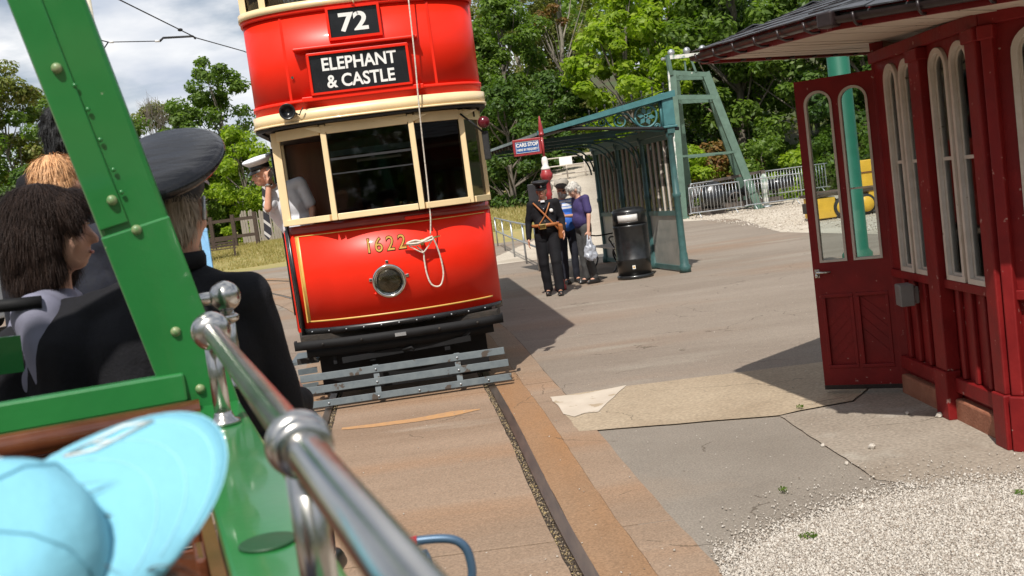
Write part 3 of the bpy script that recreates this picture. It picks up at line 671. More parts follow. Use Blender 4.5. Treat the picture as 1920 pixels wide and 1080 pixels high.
for ch, xx in zip('1622', (-.150, -.060, .045, .150)):
    xx -= .03
    yy = on_plan(DP, xx); sl = (on_plan(DP, xx + .03) - on_plan(DP, xx - .03)) / .06
    MBt = text('number_outline', ch, .185, MATS['blind'], tram, (xx + .003, yy - .0026, 1.383), (R(90), 0, math.atan(sl)), .001, bold=.006, sx=.86)
    text('number', ch, .185, MATS['gold'], MBt, (0, 0, .0021), (0, 0, 0), .001, bold=.0)
# headlamp
hl = MB().lathe([(0, 0), (.145, 0), (.15, .03), (.152, .05), (.14, .062), (.125, .058), (.122, .045)], (-.035, .20, 1.06), 40, Matrix.Rotation(R(90), 3, 'X')).build('headlamp', MATS['chrome'], tram)
MB().lathe([(.122, .045), (.112, .034), (.07, .020), (0, .012)], (-.035, .20, 1.06), 32, Matrix.Rotation(R(90), 3, 'X')).build('reflector', MATS['reflector'], hl)
MB().ell((-.035, .175, 1.02), (.026, .02, .03)).build('bulb', MATS['lens'], hl)
MB().lathe([(.124, .05), (.09, .066), (.05, .076), (0, .08)], (-.035, .20, 1.06), 32, Matrix.Rotation(R(90), 3, 'X')).build('lamp_glass', glass('lamp_glass', (1, .96, .86), .78, .06), hl)
for a in (8, 172, 90):
    MB().box((-.035 + .165 * math.cos(R(a)), .25, 1.06 + .165 * math.sin(R(a))), (.035, .04, .03), (0, -R(a), 0)).build('lamp_lug', MATS['chrome'], hl, bevel=.006)
for a in (-38, 218):
    MB().tube([(-.035 + .16 * math.cos(R(a)), .26, 1.06 + .16 * math.sin(R(a))), (-.035 + .185 * math.cos(R(a)), .24, 1.06 + .185 * math.sin(R(a)))], .014, 8).build('lamp_bolt', red, hl)
# rope, cleat
cl = MB().box((.30, .225, 1.365), (.03, .05, .06)).tube([(.13, .20, 1.352), (.20, .19, 1.362), (.40, .20, 1.388), (.47, .215, 1.396)], [.009, .012, .012, .008], 8).build('rope_cleat', MATS['brass'], tram)
M('rope', (.62, .56, .48), .9, var=.12, scale=40, bump=.4)
rp = [(.50, -.03, 4.25), (.472, -.02, 3.6), (.455, -.01, 3.0), (.435, .02, 2.56), (.425, .10, 2.2), (.418, .15, 1.9), (.41, .165, 1.7), (.405, .17, 1.56), (.385, .185, 1.42)]
MB().tube(crom(rp, 5), .0065, 7).build('trolley_rope', MATS['rope'], tram)
tw = [(.40, .19, 1.40), (.34, .175, 1.385), (.26, .175, 1.35), (.19, .18, 1.355), (.17, .18, 1.37), (.24, .17, 1.385), (.32, .17, 1.365), (.40, .18, 1.375)]
lp = [(.40, .18, 1.39), (.425, .205, 1.32), (.448, .225, 1.2), (.455, .235, 1.06), (.425, .24, .965), (.38, .235, .945), (.33, .228, .98), (.305, .222, 1.08), (.30, .22, 1.2), (.30, .215, 1.27), (.25, .20, 1.33)]
MB().tube(crom(tw, 5), .010, 7).tube(crom([(.18, .185, 1.345), (.28, .20, 1.275), (.315, .2, 1.28), (.39, .19, 1.365)], 5), .006, 6).tube(crom([(.17, .178, 1.365), (.28, .165, 1.36), (.39, .175, 1.40)], 4), .009, 6).tube(crom(lp, 5), .0075, 7).build('rope_loop', MATS['rope'], tram)
MB().box((.30, .222, 1.592), (.25, .02, .03), (0, 0, R(13))).build('handle_bar', red, tram, bevel=.008)
# platform edge, fender, lifeguard
MB().wall([(x, y - .01) for x, y in DP], .645, .70, .05).build('dash_kick', blk, tram)
for k in range(11):
    x = -.8 + k * .16; MB().ell((x, on_plan(DP, x) - .016, .672), (.008, .008, .008), 8, 6).build('kick_bolt', MATS['galv'], tram)
FB = [(-.97, .40)] + [(-.96 + 1.90 * i / 20, .135 + .13 * abs((-.96 + 1.90 * i / 20) / .95) ** 2.2) for i in range(21)] + [(.95, .40)]
MB().wall(FB, .535, .612, .025).build('fender', MATS['black_satin'], tram, bevel=.0)
MB().wall([(x * .9, y + .05) for x, y in FB], .455, .533, .025).build('fender_step', MATS['black_satin'], tram)
MB().box((.0, .128, .575), (.10, .02, .03)).build('coupling_slot', MATS['galv'], tram)
for x in (-.7, -.35, .35, .7): MB().ell((x, .128 + .13 * abs(x / .95) ** 2.2, .575), (.012, .012, .012), 8, 6).build('fender_bolt', MATS['grime_black'], tram)
MB().prism([(-.9, .35), (.9, .35), (.97, .9), (.97, LEN), (-.97, LEN), (-.97, .9)], .56, .645).build('underframe', MATS['grime_black'], tram)
MB().bar((-.55, .24, .40), (.62, .24, .44), .05, .05).bar((-.28, .26, .36), (-.28, .26, .56), .05, .07).bar((.40, .26, .36), (.40, .26, .58), .05, .07).bar((-.62, .3, .37), (-.62, .3, .5), .03, .03).bar((.55, .25, .45), (.62, .23, .50), .03, .03).tube([(.0, .2, .42), (.08, .17, .44), (.10, .17, .41)], .012, 6).build('lifeguard_gear', MATS['black_satin'], tram)
for z_, x0, x1, yy, h in ((.30, -.93, .90, .10, .065), (.195, -.93, .92, .05, .065), (.075, -.90, .93, .0, .06)):
    MB().box(((x0 + x1) / 2, yy, z_), (x1 - x0, .028, h), (R(-12), 0, 0)).build('lifeguard_slat', MATS['slat_grey'], tram, bevel=.004)
for x in (-.26, .47):
    MB().bar((x, .018, .06), (x, .125, .335), .012, .05, up=(1, 0, 0)).build('lifeguard_strap', MATS['slat_grey'], tram)
    for z_, yy in ((.30, .082), (.195, .032), (.075, -.018)):
        MB().ell((x, yy, z_), (.011, .011, .011), 8, 6).build('strap_bolt', MATS['galv'], tram)
for x in (-.70, .1, .72): MB().ell((x, -.018, .075), (.011, .011, .011), 8, 6).build('strap_bolt', MATS['galv'], tram)
for z_, yy in ((.33, .35), (.20, .28), (.42, .40)):
    MB().bar((-.97, yy, z_), (-.80, yy + .03, z_), .03, .05).build('gate_end', MATS['slat_grey'] if z_ < .4 else MATS['grime_black'], tram)
MB().box2((-.78, .55, .06), (.78, .58, .52)).build('lifeguard_tray', MATS['black_satin'], tram)
# truck
for yy in (2.2, 3.4, 6.6, 7.8):
    MB().tube([(-.78, yy, .34), (.78, yy, .34)], .05, 10).build('axle', MATS['grime_black'], tram)
    for sx in (-1, 1): MB().lathe([(0, -.04), (.33, -.04), (.36, .0), (.33, .04), (0, .04)], (sx * .71, yy, .345), 28, Matrix.Rotation(R(90), 3, 'Y')).build('wheel', MATS['grime_black'], tram)
for yy in (2.8, 7.2):
    for sx in (-1, 1): MB().box((sx * .80, yy, .38), (.06, 1.9, .16)).build('truck_side', MATS['grime_black'], tram)
# lower saloon
for sx in (-1, 1):
    MB().box2((sx * 1.0, 1.35, .62), (sx * 1.03, LEN - 1.2, 1.64)).build('side_panel', red, tram)
    MB().box2((sx * 1.0, 1.35, 2.44), (sx * 1.03, LEN - 1.2, 2.53)).build('side_header', cream, tram)
    for k in range(6):
        MB().box2((sx * .995, 1.36 + k * 1.25, 1.642), (sx * 1.025, 1.44 + k * 1.25, 2.438)).build('side_pillar', cream, tram)
    MB().box2((sx * 1.005, 1.45, 1.65), (sx * 1.011, 7.6, 2.43)).build('side_glazing', GLASS_D, tram)
    MB().box((sx * .955, 1.33, 2.08), (.10, .07, .86)).build('corner_pillar', cream, tram)
MB().box2((-.99, 1.36, .645), (-.22, 1.40, 2.5)).box2((.22, 1.36, .645), (.99, 1.40, 2.5)).box2((-.22, 1.36, 2.30), (.22, 1.40, 2.5)).build('bulkhead', MATS['mahogany'], tram)
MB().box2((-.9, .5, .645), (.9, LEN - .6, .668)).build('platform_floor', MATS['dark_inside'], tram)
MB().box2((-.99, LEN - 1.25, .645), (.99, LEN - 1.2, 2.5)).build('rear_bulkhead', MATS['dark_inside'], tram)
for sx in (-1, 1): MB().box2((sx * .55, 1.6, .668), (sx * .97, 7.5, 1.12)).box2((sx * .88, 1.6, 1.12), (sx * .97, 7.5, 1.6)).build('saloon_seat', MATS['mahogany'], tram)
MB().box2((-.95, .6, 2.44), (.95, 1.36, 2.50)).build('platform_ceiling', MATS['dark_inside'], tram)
# stairs behind the right-hand pane, controller, brake column
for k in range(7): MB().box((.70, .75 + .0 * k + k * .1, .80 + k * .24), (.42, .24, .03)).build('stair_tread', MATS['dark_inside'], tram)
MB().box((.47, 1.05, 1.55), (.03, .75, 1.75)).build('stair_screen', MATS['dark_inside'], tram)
ct = MB().box((-.08, .52, 1.12), (.34, .24, .94)).lathe([(.15, 0), (.14, .04), (.05, .06), (0, .06)], (-.08, .52, 1.59), 20).build('controller', MATS['black_gloss'], tram, bevel=.01)
MB().bar((-.22, .45, 1.675), (.22, .43, 1.69), .035, .018).lathe([(.06, 0), (.05, .03), (0, .035)], (-.05, .45, 1.68), 16).tube([(.20, .43, 1.69), (.20, .43, 1.76)], .015, 8).build('controller_handle', MATS['chrome'], ct)
MB().tube([(.30, .60, .66), (.30, .60, 1.72)], .025, 10).tube([(.30, .60, 1.72), (.16, .50, 1.74)], .014, 8).build('brake_column', MATS['brass'], tram)
# entrance: handrails, step
MB().tube([(-.915, .60, .70), (-.925, .62, 1.62)], .013, 8).tube([(-.985, .95, .80), (-.985, .95, 2.4)], .014, 8).build('grab_rail', MATS['black_gloss'], tram)
MB().tube(crom([(-.90, .56, 1.36), (-.885, .53, 1.2), (-.88, .53, 1.0), (-.90, .56, .92)], 4), .006, 6).build('entrance_cable', MATS['rope'], tram)
MB().tube([(-.92, .62, 1.05), (-.905, .60, .82)], .016, 8).build('red_lever', red, tram)
MB().wall([(-1.03, 1.38), (-1.0, 1.05), (-.96, .80)], .64, 1.60, .02).build('entrance_rocker', red, tram)
MB().box2((-1.06, .62, .36), (-.80, 1.3, .39)).build('entrance_step', MATS['slat_grey'], tram)
MB().tube([(-.885, .50, .645), (-.90, .55, 1.66)], .02, 8).build('dash_edge_bar', blk, tram)
# mirror
mr = MB().tube([(.80, .33, 2.46), (.90, .30, 2.36), (.985, .32, 2.27)], .009, 6).build('mirror_arm', MATS['black_matt'], tram)
MB().box((1.0, .33, 2.15), (.06, .03, .26), (0, 0, R(-20))).build('mirror', MATS['black_matt'], mr, bevel=.01)
MB().lathe([(0, 0), (.055, .0), (.05, .03), (0, .04)], (1.0, .30, 2.36), 18, Matrix.Rotation(R(90), 3, 'X')).build('mirror_lamp', M('lamp_red', (.10, .006, .012), .2), mr)
# ------------------------------------------------------------------ red waiting kiosk with open door
KO = Vector((4.0, 7.0, 0))
kiosk = thing('waiting_kiosk', 'dark red wooden waiting kiosk with pale arched windows under a slated canopy', 'kiosk', KO)
dred, owhite = MATS['dark_red'], MATS['old_white']
def kb(mb, name, mat, parent=None, **k): return mb.build(name, mat, parent or kiosk, loc=(-KO if (parent is None or parent is kiosk) else None), **k)
class Fr:
    """flat frame of a wall: u along, w outwards, z up"""
    def __init__(s, p, q):
        s.p = Vector((*p, 0)); d = Vector((*q, 0)) - s.p; s.L = d.length; s.t = d.normalized(); s.n = Vector((s.t.y, -s.t.x, 0))
    def __call__(s, u, w, z): return s.p + s.t * u + s.n * w + Vector((0, 0, z))
    def box(s, mb, u0, u1, w0, w1, z0, z1):
        v = [s(u, w, z) for z in (z0, z1) for w in (w0, w1) for u in (u0, u1)]
        return mb.add(v, [(0, 2, 3, 1), (4, 5, 7, 6), (0, 1, 5, 4), (2, 6, 7, 3), (0, 4, 6, 2), (1, 3, 7, 5)])
def arch(u0, u1, z0, z1, n=14):
    r = (u1 - u0) / 2; c = (u0 + u1) / 2; zs = z1 - r
    return [(u0, z0), (u0, zs)] + [(c - r * math.cos(math.pi * i / n), zs + r * math.sin(math.pi * i / n)) for i in range(1, n)] + [(u1, zs), (u1, z0)]
def spandrel(F, mb, u0, u1, z1, ztop, w0, w1):
    a = arch(u0, u1, z1 - (u1 - u0) / 2 - .001, z1)[1:-1]
    for w in (w0, w1): mb.strip([F(u, w, z) for u, z in a], [F(u, w, ztop) for u, z in a], False)
    mb.strip([F(u, w0, z) for u, z in a], [F(u, w1, z) for u, z in a], True); mb.strip([F(u, w0, ztop) for u, z in a], [F(u, w1, ztop) for u, z in a], False)
def archframe(F, mb, u0, u1, z0, z1, fw, w0, w1):
    o, i = arch(u0, u1, z0, z1), arch(u0 + fw, u1 - fw, z0 + fw, z1 - fw)
    for a, wa, b, wb, sm in ((o, w1, i, w1, False), (i, w1, i, w0, True), (o, w0, i, w0, False), (o, w0, o, w1, True)):
        A = [F(u, wa, z) for u, z in a]; B = [F(u, wb, z) for u, z in b]; mb.strip(A, B, sm); mb.add([A[0], A[-1], B[-1], B[0]], [(0, 1, 2, 3)])
    return mb
def archpane(F, mb, u0, u1, z0, z1, w):
    a = arch(u0, u1, z0, z1); n = len(a); return mb.add([F(u, w, z) for u, z in a] + [F(u, w - .004, z) for u, z in a], [tuple(range(n)), tuple(range(n, 2 * n))[::-1]] + [(k, (k + 1) % n, n + (k + 1) % n, n + k) for k in range(n)])
ZS, ZT, ZH = .86, 2.205, 2.29
def kwall(p, q, wins, pil, plinth=True, base=None):
    F = Fr(p, q); L = F.L
    mb = MB()                                  # solid fabric round the openings
    ed = [0] + [x for w_ in wins for x in w_] + [L]
    for a, b in zip(ed[0::2], ed[1::2]):
        if b - a > .002: F.box(mb, a, b, -.034, 0, ZS, ZH)
    for a, b in wins: spandrel(F, mb, a, b, ZT, ZH, -.034, 0)
    F.box(mb, 0, L, -.07, -.035, .02, ZS)
    kb(mb, 'wall', dred)
    mb = MB(); F.box(mb, 0, L, -.035, .022, ZS - .055, ZS - .002); F.box(mb, 0, L, -.035, .012, .17, .26); kb(mb, 'wall_rail', dred, bevel=.006)
    mb = MB(); F.box(mb, -.01, L + .01, -.05, .035, 2.235, 2.31); kb(mb, 'frieze', dred, bevel=.006)
    for a, b in wins:
        f = kb(archframe(F, MB(), a + .002, b - .002, ZS, ZT - .002, .030, -.030, .020), 'window_frame', owhite)
        i = archframe(F, MB(), a + .032, b - .032, ZS + .030, ZT - .032, .014, -.026, -.008).build('window_sash', owhite, f)
        archpane(F, MB(), a + .044, b - .044, ZS + .042, ZT - .044, -.014).build('window_pane', GLASS, f)
        mb = MB(); F.box(mb, a + .046, b - .046, -.024, -.008, 1.56, 1.58); mb.build('glazing_bar', owhite, f)
    for a, b in pil:
        mb = MB(); F.box(mb, a, b, -.035, .055, .30, 2.235); F.box(mb, a - .01, b + .01, -.03, .07, 0, .30); F.box(mb, a - .012, b + .012, -.03, .068, 2.16, 2.233); kb(mb, 'pilaster', dred, bevel=.008)
    # lower panel ribs
    us = [x for x in np.arange(.13, L - .05, .17)]
    for u in us:
        if any(a - .05 < u < b + .05 for a, b in pil): continue
        mb = MB(); F.box(mb, u - .022, u + .022, -.036, -.006, .262, ZS - .057); kb(mb, 'panel_rib', dred, bevel=.008)
    mb = MB(); F.box(mb, .0, L, -.05, .02, -.01, .13)
    v0 = F(0, .02, 0)
    kb(mb, 'plinth', MATS['brick_red'], bevel=.012)
    return F
FP = [(2.585, 7.19), (2.575, 5.56), (3.35, 4.80), (4.75, 4.85), (5.5, 6.0), (5.45, 7.6), (4.6, 8.55), (3.35, 8.35)]
y2u = lambda y: 7.19 - y
kwall(FP[0], FP[1], [(y2u(7.0), y2u(6.77)), (y2u(6.735), y2u(6.505)), (y2u(6.265), y2u(6.01)), (y2u(5.975), y2u(5.72))], [(y2u(6.47), y2u(6.31)), (y2u(5.68), y2u(5.555))])
def gen(p, q, pairs=2):
    L = math.dist(p, q); wd = []; pl_ = [(0, .1), (L - .1, L)]
    cell = (L - .2) / pairs
    for k in range(pairs):
        c = .1 + cell * (k + .5); wd += [(c - .27, c - .03), (c + .03, c + .27)]
    return kwall(p, q, wd, pl_)
kwall(FP[1], FP[2], [(.13, .40), (.44, .71)], [(.0, .06), (.98, 1.08)])
for i in range(2, 7): gen(FP[i], FP[(i + 1) % 8], 1 if math.dist(FP[i], FP[(i + 1) % 8]) < 1.25 else 2)
# doorway side: jamb posts and lintel, door folded out
Fd = Fr(FP[7], FP[0]); mb = MB(); Fd.box(mb, 0, .10, -.07, .02, 0, 2.42); Fd.box(mb, Fd.L - .07, Fd.L, -.07, .02, 0, 2.42); Fd.box(mb, .10, Fd.L - .07, -.07, .02, 2.22, 2.42); kb(mb, 'door_frame', dred, bevel=.006)
D = Fr((2.115, 7.46), (2.575, 7.20)); W = D.L
door = None
mb = MB()
WN = [(.055, W / 2 - .022), (W / 2 + .022, W - .05)]
D.box(mb, 0, WN[0][0], -.042, 0, .03, 2.2); D.box(mb, WN[0][1], WN[1][0], -.042, 0, .03, 2.2); D.box(mb, WN[1][1], W, -.042, 0, .03, 2.2)
for a, b in WN:
    spandrel(D, mb, a, b, 2.12, 2.2, -.042, 0); D.box(mb, a, b, -.042, 0, .70, .935); D.box(mb, a, b, -.042, 0, .03, .19); D.box(mb, a, b, -.036, -.02, .19, .70)
door = kb(mb, 'door', dred)
for a, b in WN:
    archframe(D, MB(), a, b, .935, 2.12, .016, -.046, .008).build('light_frame', owhite, door)
    archpane(D, MB(), a + .01, b - .01, .945, 2.11, -.02).build('door_pane', GLASS, door)
    mb = MB(); D.box(mb, a + .012, b - .012, -.03, -.012, 1.42, 1.432); mb.build('glazing_bar', MATS['old_white'], door)
    mb = MB(); D.box(mb, a - .012, b + .012, -.021, .006, .685, .71); D.box(mb, a - .012, b + .012, -.021, .006, .18, .205); D.box(mb, a - .012, a + .01, -.021, .006, .206, .684); D.box(mb, b - .01, b + .012, -.021, .006, .206, .684); mb.build('panel_moulding', dred, door, bevel=.004)
    for k in range(7):                          # diagonal boards in the panel
        z0 = .21 + k * .085; lo_ = max(.207, z0 - .10)
        s_ = 1 if a < W / 2 else -1
        p0, p1 = (a + .012, b - .012) if s_ > 0 else (b - .012, a + .012)
        v = [D(p0, -.016, min(.683, z0)), D(p1, -.016, min(.683, z0 + .17)), D(p1, -.016, min(.683, z0 + .17 + .078)), D(p0, -.016, min(.683, z0 + .078))]
        if (v[1] - v[2]).length < .004: continue
        MB().extr(v, D.n * -.006).build('panel_board', dred, door)
hp = MB(); D.box(hp, .012, .045, 0, .008, .83, .89); hp.lathe([(.014, 0), (.014, .03), (0, .032)], D(.028, .0, .845), 14, Matrix((D.t, Vector((0, 0, 1)), D.n)).transposed()); hp.tube([D(.03, 0, .87), D(.03, .035, .87), D(.03, .04, .87), D(.13, .04, .868)], .008, 8); hp.build('handle', MATS['stainless'], door)
mb = MB(); D.box(mb, 0, W, -.05, .004, .03, .06); mb.build('kick_strip', MATS['gutter'], door)
# floor, ceiling shade
kb(MB().prism([(x, y) for x, y in FP], -.02, .05), 'kiosk_floor', M('floor_board', (.12, .09, .07), .8))
mb = MB(); mb.box2((4.3, 7.9, .05), (4.9, 8.25, .5)); kb(mb, 'inside_bench', MATS['wood_dark'])
jb = kb(MB().box((2.50, 6.80, .725), (.09, .13, .14), (0, 0, R(-6))).box((2.55, 6.80, .72), (.05, .10, .11)), 'junction_box', M('grey_metal', (.16, .155, .15), .5), bevel=.008)
# canopy
EAVE = [(1.40, 7.05), (1.70, 5.25), (2.60, 4.45), (4.3, 3.9), (6.0, 4.6), (6.5, 6.8), (5.4, 9.3), (3.2, 8.78)]
AP = Vector((4.05, 6.8, 3.10)); ZE = 2.43
def ze(x, y): return 2.42 + .0478 * (y - 7.05) - .013 * (x - 1.4)
def clip(poly, n, d):
    o = []
    for i in range(len(poly)):
        a, b = poly[i], poly[(i + 1) % len(poly)]; da, db_ = n[0] * a[0] + n[1] * a[1] - d, n[0] * b[0] + n[1] * b[1] - d
        if da <= 0: o.append(a)
        if (da < 0 < db_) or (db_ < 0 < da): t = da / (da - db_); o.append((a[0] + (b[0] - a[0]) * t, a[1] + (b[1] - a[1]) * t))
    return o
bd = (Vector(EAVE[7]) - Vector(EAVE[0])).normalized(); bn = (-bd.y, bd.x)
ds = [bn[0] * x + bn[1] * y for x, y in EAVE]; dd = min(ds); rr = random.Random(8)
while dd < max(ds):
    p_ = clip(clip([(AP.x + (x - AP.x) * .985, AP.y + (y - AP.y) * .985) for x, y in EAVE], bn, dd + .118), (-bn[0], -bn[1]), -dd)
    if len(p_) > 2: q_ = rr.uniform(-.003, .003); kb(MB().extr([(x, y, ze(x, y) - .035 + q_) for x, y in p_], (0, 0, .022)), 'soffit_board', MATS['soffit'])
    dd += .124
mb = MB(); n_ = len(EAVE)
top = [Vector((x, y, ze(x, y) + .02)) for x, y in EAVE]
for i in range(n_): mb.add([top[i], top[(i + 1) % n_], AP], [(0, 1, 2)])
for i in range(n_): mb.add([top[i], top[(i + 1) % n_], top[(i + 1) % n_] - Vector((0, 0, .025)), top[i] - Vector((0, 0, .025))], [(0, 1, 2, 3)])
kb(mb, 'roof', MATS['slate'])
def inset(poly, k): return [(AP.x + (x - AP.x) * k, AP.y + (y - AP.y) * k) for x, y in poly]
for i in range(n_):                              # fascia and gutter along each eave
    za, zb = Vector((0, 0, top[i].z - .02)), Vector((0, 0, top[(i + 1) % n_].z - .02)); a, b = Vector((*inset(EAVE, .992)[i], 0)), Vector((*inset(EAVE, .992)[(i + 1) % n_], 0))
    kb(MB().bar(a + za - Vector((0, 0, .008)), b + zb - Vector((0, 0, .008)), .022, .09), 'fascia', dred)
    a, b = Vector((*inset(EAVE, 1.012)[i], 0)), Vector((*inset(EAVE, 1.012)[(i + 1) % n_], 0)); t = (b - a).normalized(); o_ = Vector((t.y, -t.x, 0))
    prof = [(math.cos(x) * .030, math.sin(x) * .030) for x in [math.pi + math.pi * k / 8 for k in range(9)]]
    P0 = [a + o_ * c + za + Vector((0, 0, s_)) for c, s_ in prof]; P1 = [b + o_ * c + zb + Vector((0, 0, s_)) for c, s_ in prof]
    mb = MB(); mb.strip(P0, P1); mb.strip([p + Vector((0, 0, .004)) for p in P0], [p + Vector((0, 0, .004)) for p in P1]); g = kb(mb, 'gutter', MATS['gutter'], norm=False)
    nb = max(2, int((b - a).length / .3))
    for k in range(nb):
        p = a.lerp(b, (k + .5) / nb); ZE = za.z + (zb.z - za.z) * (k + .5) / nb
        MB().tube([p + o_ * .045 + Vector((0, 0, ZE + .01)), p + o_ * .04 + Vector((0, 0, ZE - .03)), p + Vector((0, 0, ZE - .048)), p - o_ * .09 + Vector((0, 0, ZE - .044))], .007, 6).build('gutter_bracket', MATS['gutter'], g)
# downpipe head at the near corner
kb(MB().box((1.68, 5.22, 2.325), (.085, .085, .075), (0, 0, R(40))), 'gutter_outlet', MATS['gutter'], bevel=.01)
# slates on the faces that can be seen
unit = MB().box((0, 0, 0), (.175, .26, .007)).build('slate', MATS['slate'], kiosk); sme = unit.data; bpy.data.objects.remove(unit)
rs = random.Random(4)
for i in (7, 0, 1, 2):
    a, b = top[i], top[(i + 1) % n_]; e = (b - a); L = e.length; e.normalize(); foot = a + e * (AP - a).dot(e); up = (AP - foot); H = up.length; up.normalize(); nn_ = e.cross(up)
    if nn_.z < 0: nn_ = -nn_
    for k in range(6):
        h = k * .15 + .10
        f0 = (foot - a).dot(e); u0 = f0 * h / H; u1 = L + (f0 - L) * h / H
        u = u0 + .03 + (.09 if k % 2 else 0)
        while u < u1 - .05:
            o = link('slate', sme, kiosk); c = a + e * (u + .05) + up * (h - .02) + nn_ * (.016 + rs.uniform(0, .004))
            tilt = Matrix.Rotation(R(-2.5 + rs.uniform(-1, 1)), 3, e)
            rm = tilt @ Matrix((e, up, nn_)).transposed(); o.matrix_local = Matrix.Translation(c - KO) @ rm.to_4x4(); u += .182
# ------------------------------------------------------------------ teal tram shelter
SO = Vector((2.93, 17.87, 0))
sh = thing('tram_shelter', 'teal cast iron tram shelter with scrollwork bracket and glazed back wall', 'shelter', SO)
teal = MATS['teal']
ST = Vector((-.19, .982, 0)).normalized(); SN = Vector((-.995, -.06, 0)).normalized()
def sp(s, o, z): return ST * s + SN * o + Vector((0, 0, z))
def sbox(mb, s0, s1, o0, o1, z0, z1):
    return mb.add([sp(s, o, z) for z in (z0, z1) for o in (o0, o1) for s in (s0, s1)], [(0, 2, 3, 1), (4, 5, 7, 6), (0, 1, 5, 4), (2, 6, 7, 3), (0, 4, 6, 2), (1, 3, 7, 5)])
FRS = [0, 1.5, 3.0, 4.55]
M('shelter_panel', (.20, .21, .19), .4, col2=(.30, .29, .26), scale=3, coat=.3)
for k, s in enumerate(FRS):
    c = sp(s, 0, 0)
    cm = MB().lathe([(.10, 0), (.10, .10), (.075, .14), (.07, .30), (.062, .34), (.058, 1.25), (.072, 1.27), (.072, 1.33), (.056, 1.35), (.05, 2.25), (.075, 2.28), (.08, 2.36), (.06, 2.38), (.06, 2.45)], c, 16)
    cm.build('column', teal, sh)
    if k: 
        mb = MB(); sbox(mb, s - .03, s + .03, 0, 2.05, 2.50, 2.57); sbox(mb, s - .02, s + .02, 0.05, 2.0, 2.44, 2.47)
        arc = [(.06 + .55 * (1 - math.cos(t)), 1.9 + .55 * math.sin(t)) for t in [math.pi / 2 * i / 10 for i in range(11)]]
        for da in (0, .06): mb.tube([sp(s, o + da, z - da) for o, z in arc], .018, 6)
        mb.build('roof_bracket', teal, sh)
# scrolled end bracket, two parallel cast lines
eb = MB(); s = 0
def ln(pts, r=.016, n=7): eb.tube([sp(s - .02, o, z) for o, z in pts], r, n)
def roofz(o): return 2.985 - .165 * o
sbox(eb, s - .045, s + .03, .10, 2.12, 0, 0.001); eb = MB()
ln([(.10, roofz(.10) - .085), (1.62, roofz(1.62) - .06)], .018)
ln([(.12, 2.39), (1.55, 2.63)], .020)
ln([(.11, 2.38), (.11, 2.90)], .022)
ring = lambda c, r, n=20: [(c[0] + r * math.cos(2 * math.pi * i / n), c[1] + r * math.sin(2 * math.pi * i / n)) for i in range(n + 1)]
ln(ring((.37, 2.66), .185), .020, 8)
for q in range(6):
    a = q * math.pi / 3 + .2; ca, sa = math.cos(a), math.sin(a)
    pet = [(.37 + ca * .035, 2.66 + sa * .035), (.37 + ca * .09 - sa * .04, 2.66 + sa * .09 + ca * .04), (.37 + ca * .155, 2.66 + sa * .155), (.37 + ca * .09 + sa * .04, 2.66 + sa * .09 - ca * .04)]
    eb.extr([sp(s - .03, *p) for p in pet], ST * .02)
ln(ring((.37, 2.66), .03, 10), .012)
def spiral(c, r, a0, turns, sgn=1, n=26):
    return [(c[0] + r * (1 - .72 * i / n) * math.cos(a0 + sgn * turns * 2 * math.pi * i / n), c[1] + r * (1 - .72 * i / n) * math.sin(a0 + sgn * turns * 2 * math.pi * i / n)) for i in range(n + 1)]
ln([(.52, 2.52), (.60, 2.62), (.66, 2.73)] + spiral((.80, 2.63), .125, 2.0, -1.6, 1), .014)
ln(spiral((1.12, 2.655), .085, .5, 1.5), .012); ln([(.93, 2.53), (1.0, 2.60), (1.05, 2.70), (1.12, 2.74)], .013)
ln(spiral((1.36, 2.66), .05, .5, 1.4), .010); ln([(1.2, 2.59), (1.27, 2.66), (1.33, 2.71), (1.40, 2.70)], .010)
ln(spiral((.19, 2.47), .05, 0, 1.4), .012); ln([(.24, 2.44), (.40, 2.46), (.55, 2.47), (.7, 2.52)], .013); ln([(.14, 2.86), (.2, 2.85), (.26, 2.82)], .012)
eb.build('scroll_bracket', M('teal_pale', (.055, .17, .18), .45, var=.12, scale=9), sh)
mb = MB(); sbox(mb, -.10, .12, -.09, .10, 2.46, 3.0); sbox(mb, -.12, .14, -.11, .12, 2.42, 2.46); mb.build('bracket_block', M('teal_pale', (0, 0, 0)), sh, bevel=.012)
mb = MB().tube([sp(-.07, -.14, 2.39), sp(-.07, 1.9, 2.64)], .03, 8); mb.build('tie_rod', MATS['black_matt'], sh)
# roof
mb = MB(); v = []
for s_ in (-.09, 4.75):
    for o, z in ((-.12, roofz(-.12)), (2.2, roofz(2.2)), (2.2, roofz(2.2) - .05), (-.12, roofz(-.12) - .05)): v.append(sp(s_, o, z))
mb.add(v, [(0, 1, 2, 3), (7, 6, 5, 4), (0, 4, 5, 1), (1, 5, 6, 2), (2, 6, 7, 3), (3, 7, 4, 0)]); mb.build('roof', M('roof_lead', (.24, .30, .30), .5, var=.2, scale=6), sh)
mb = MB(); v = [sp(s_, o, z) for s_ in (-.13, -.092) for o, z in ((-.12, roofz(-.12) + .02), (2.22, roofz(2.22) + .02), (2.22, roofz(2.22) - .05), (-.12, roofz(-.12) - .085))]
mb.add(v, [(0, 1, 2, 3), (7, 6, 5, 4), (0, 4, 5, 1), (1, 5, 6, 2), (2, 6, 7, 3), (3, 7, 4, 0)]); mb.build('bargeboard', M('teal_pale', (0, 0, 0)), sh)
mb = MB(); v = [sp(s_, o, roofz(o) - .052 - d) for s_ in (.0, 4.7) for o, d in ((.1, 0), (2.15, 0), (2.15, .02), (.1, .02))]
mb.add(v, [(0, 1, 2, 3), (7, 6, 5, 4), (0, 4, 5, 1), (1, 5, 6, 2), (2, 6, 7, 3), (3, 7, 4, 0)]); mb.build('roof_lining', MATS['wood_dark'], sh)
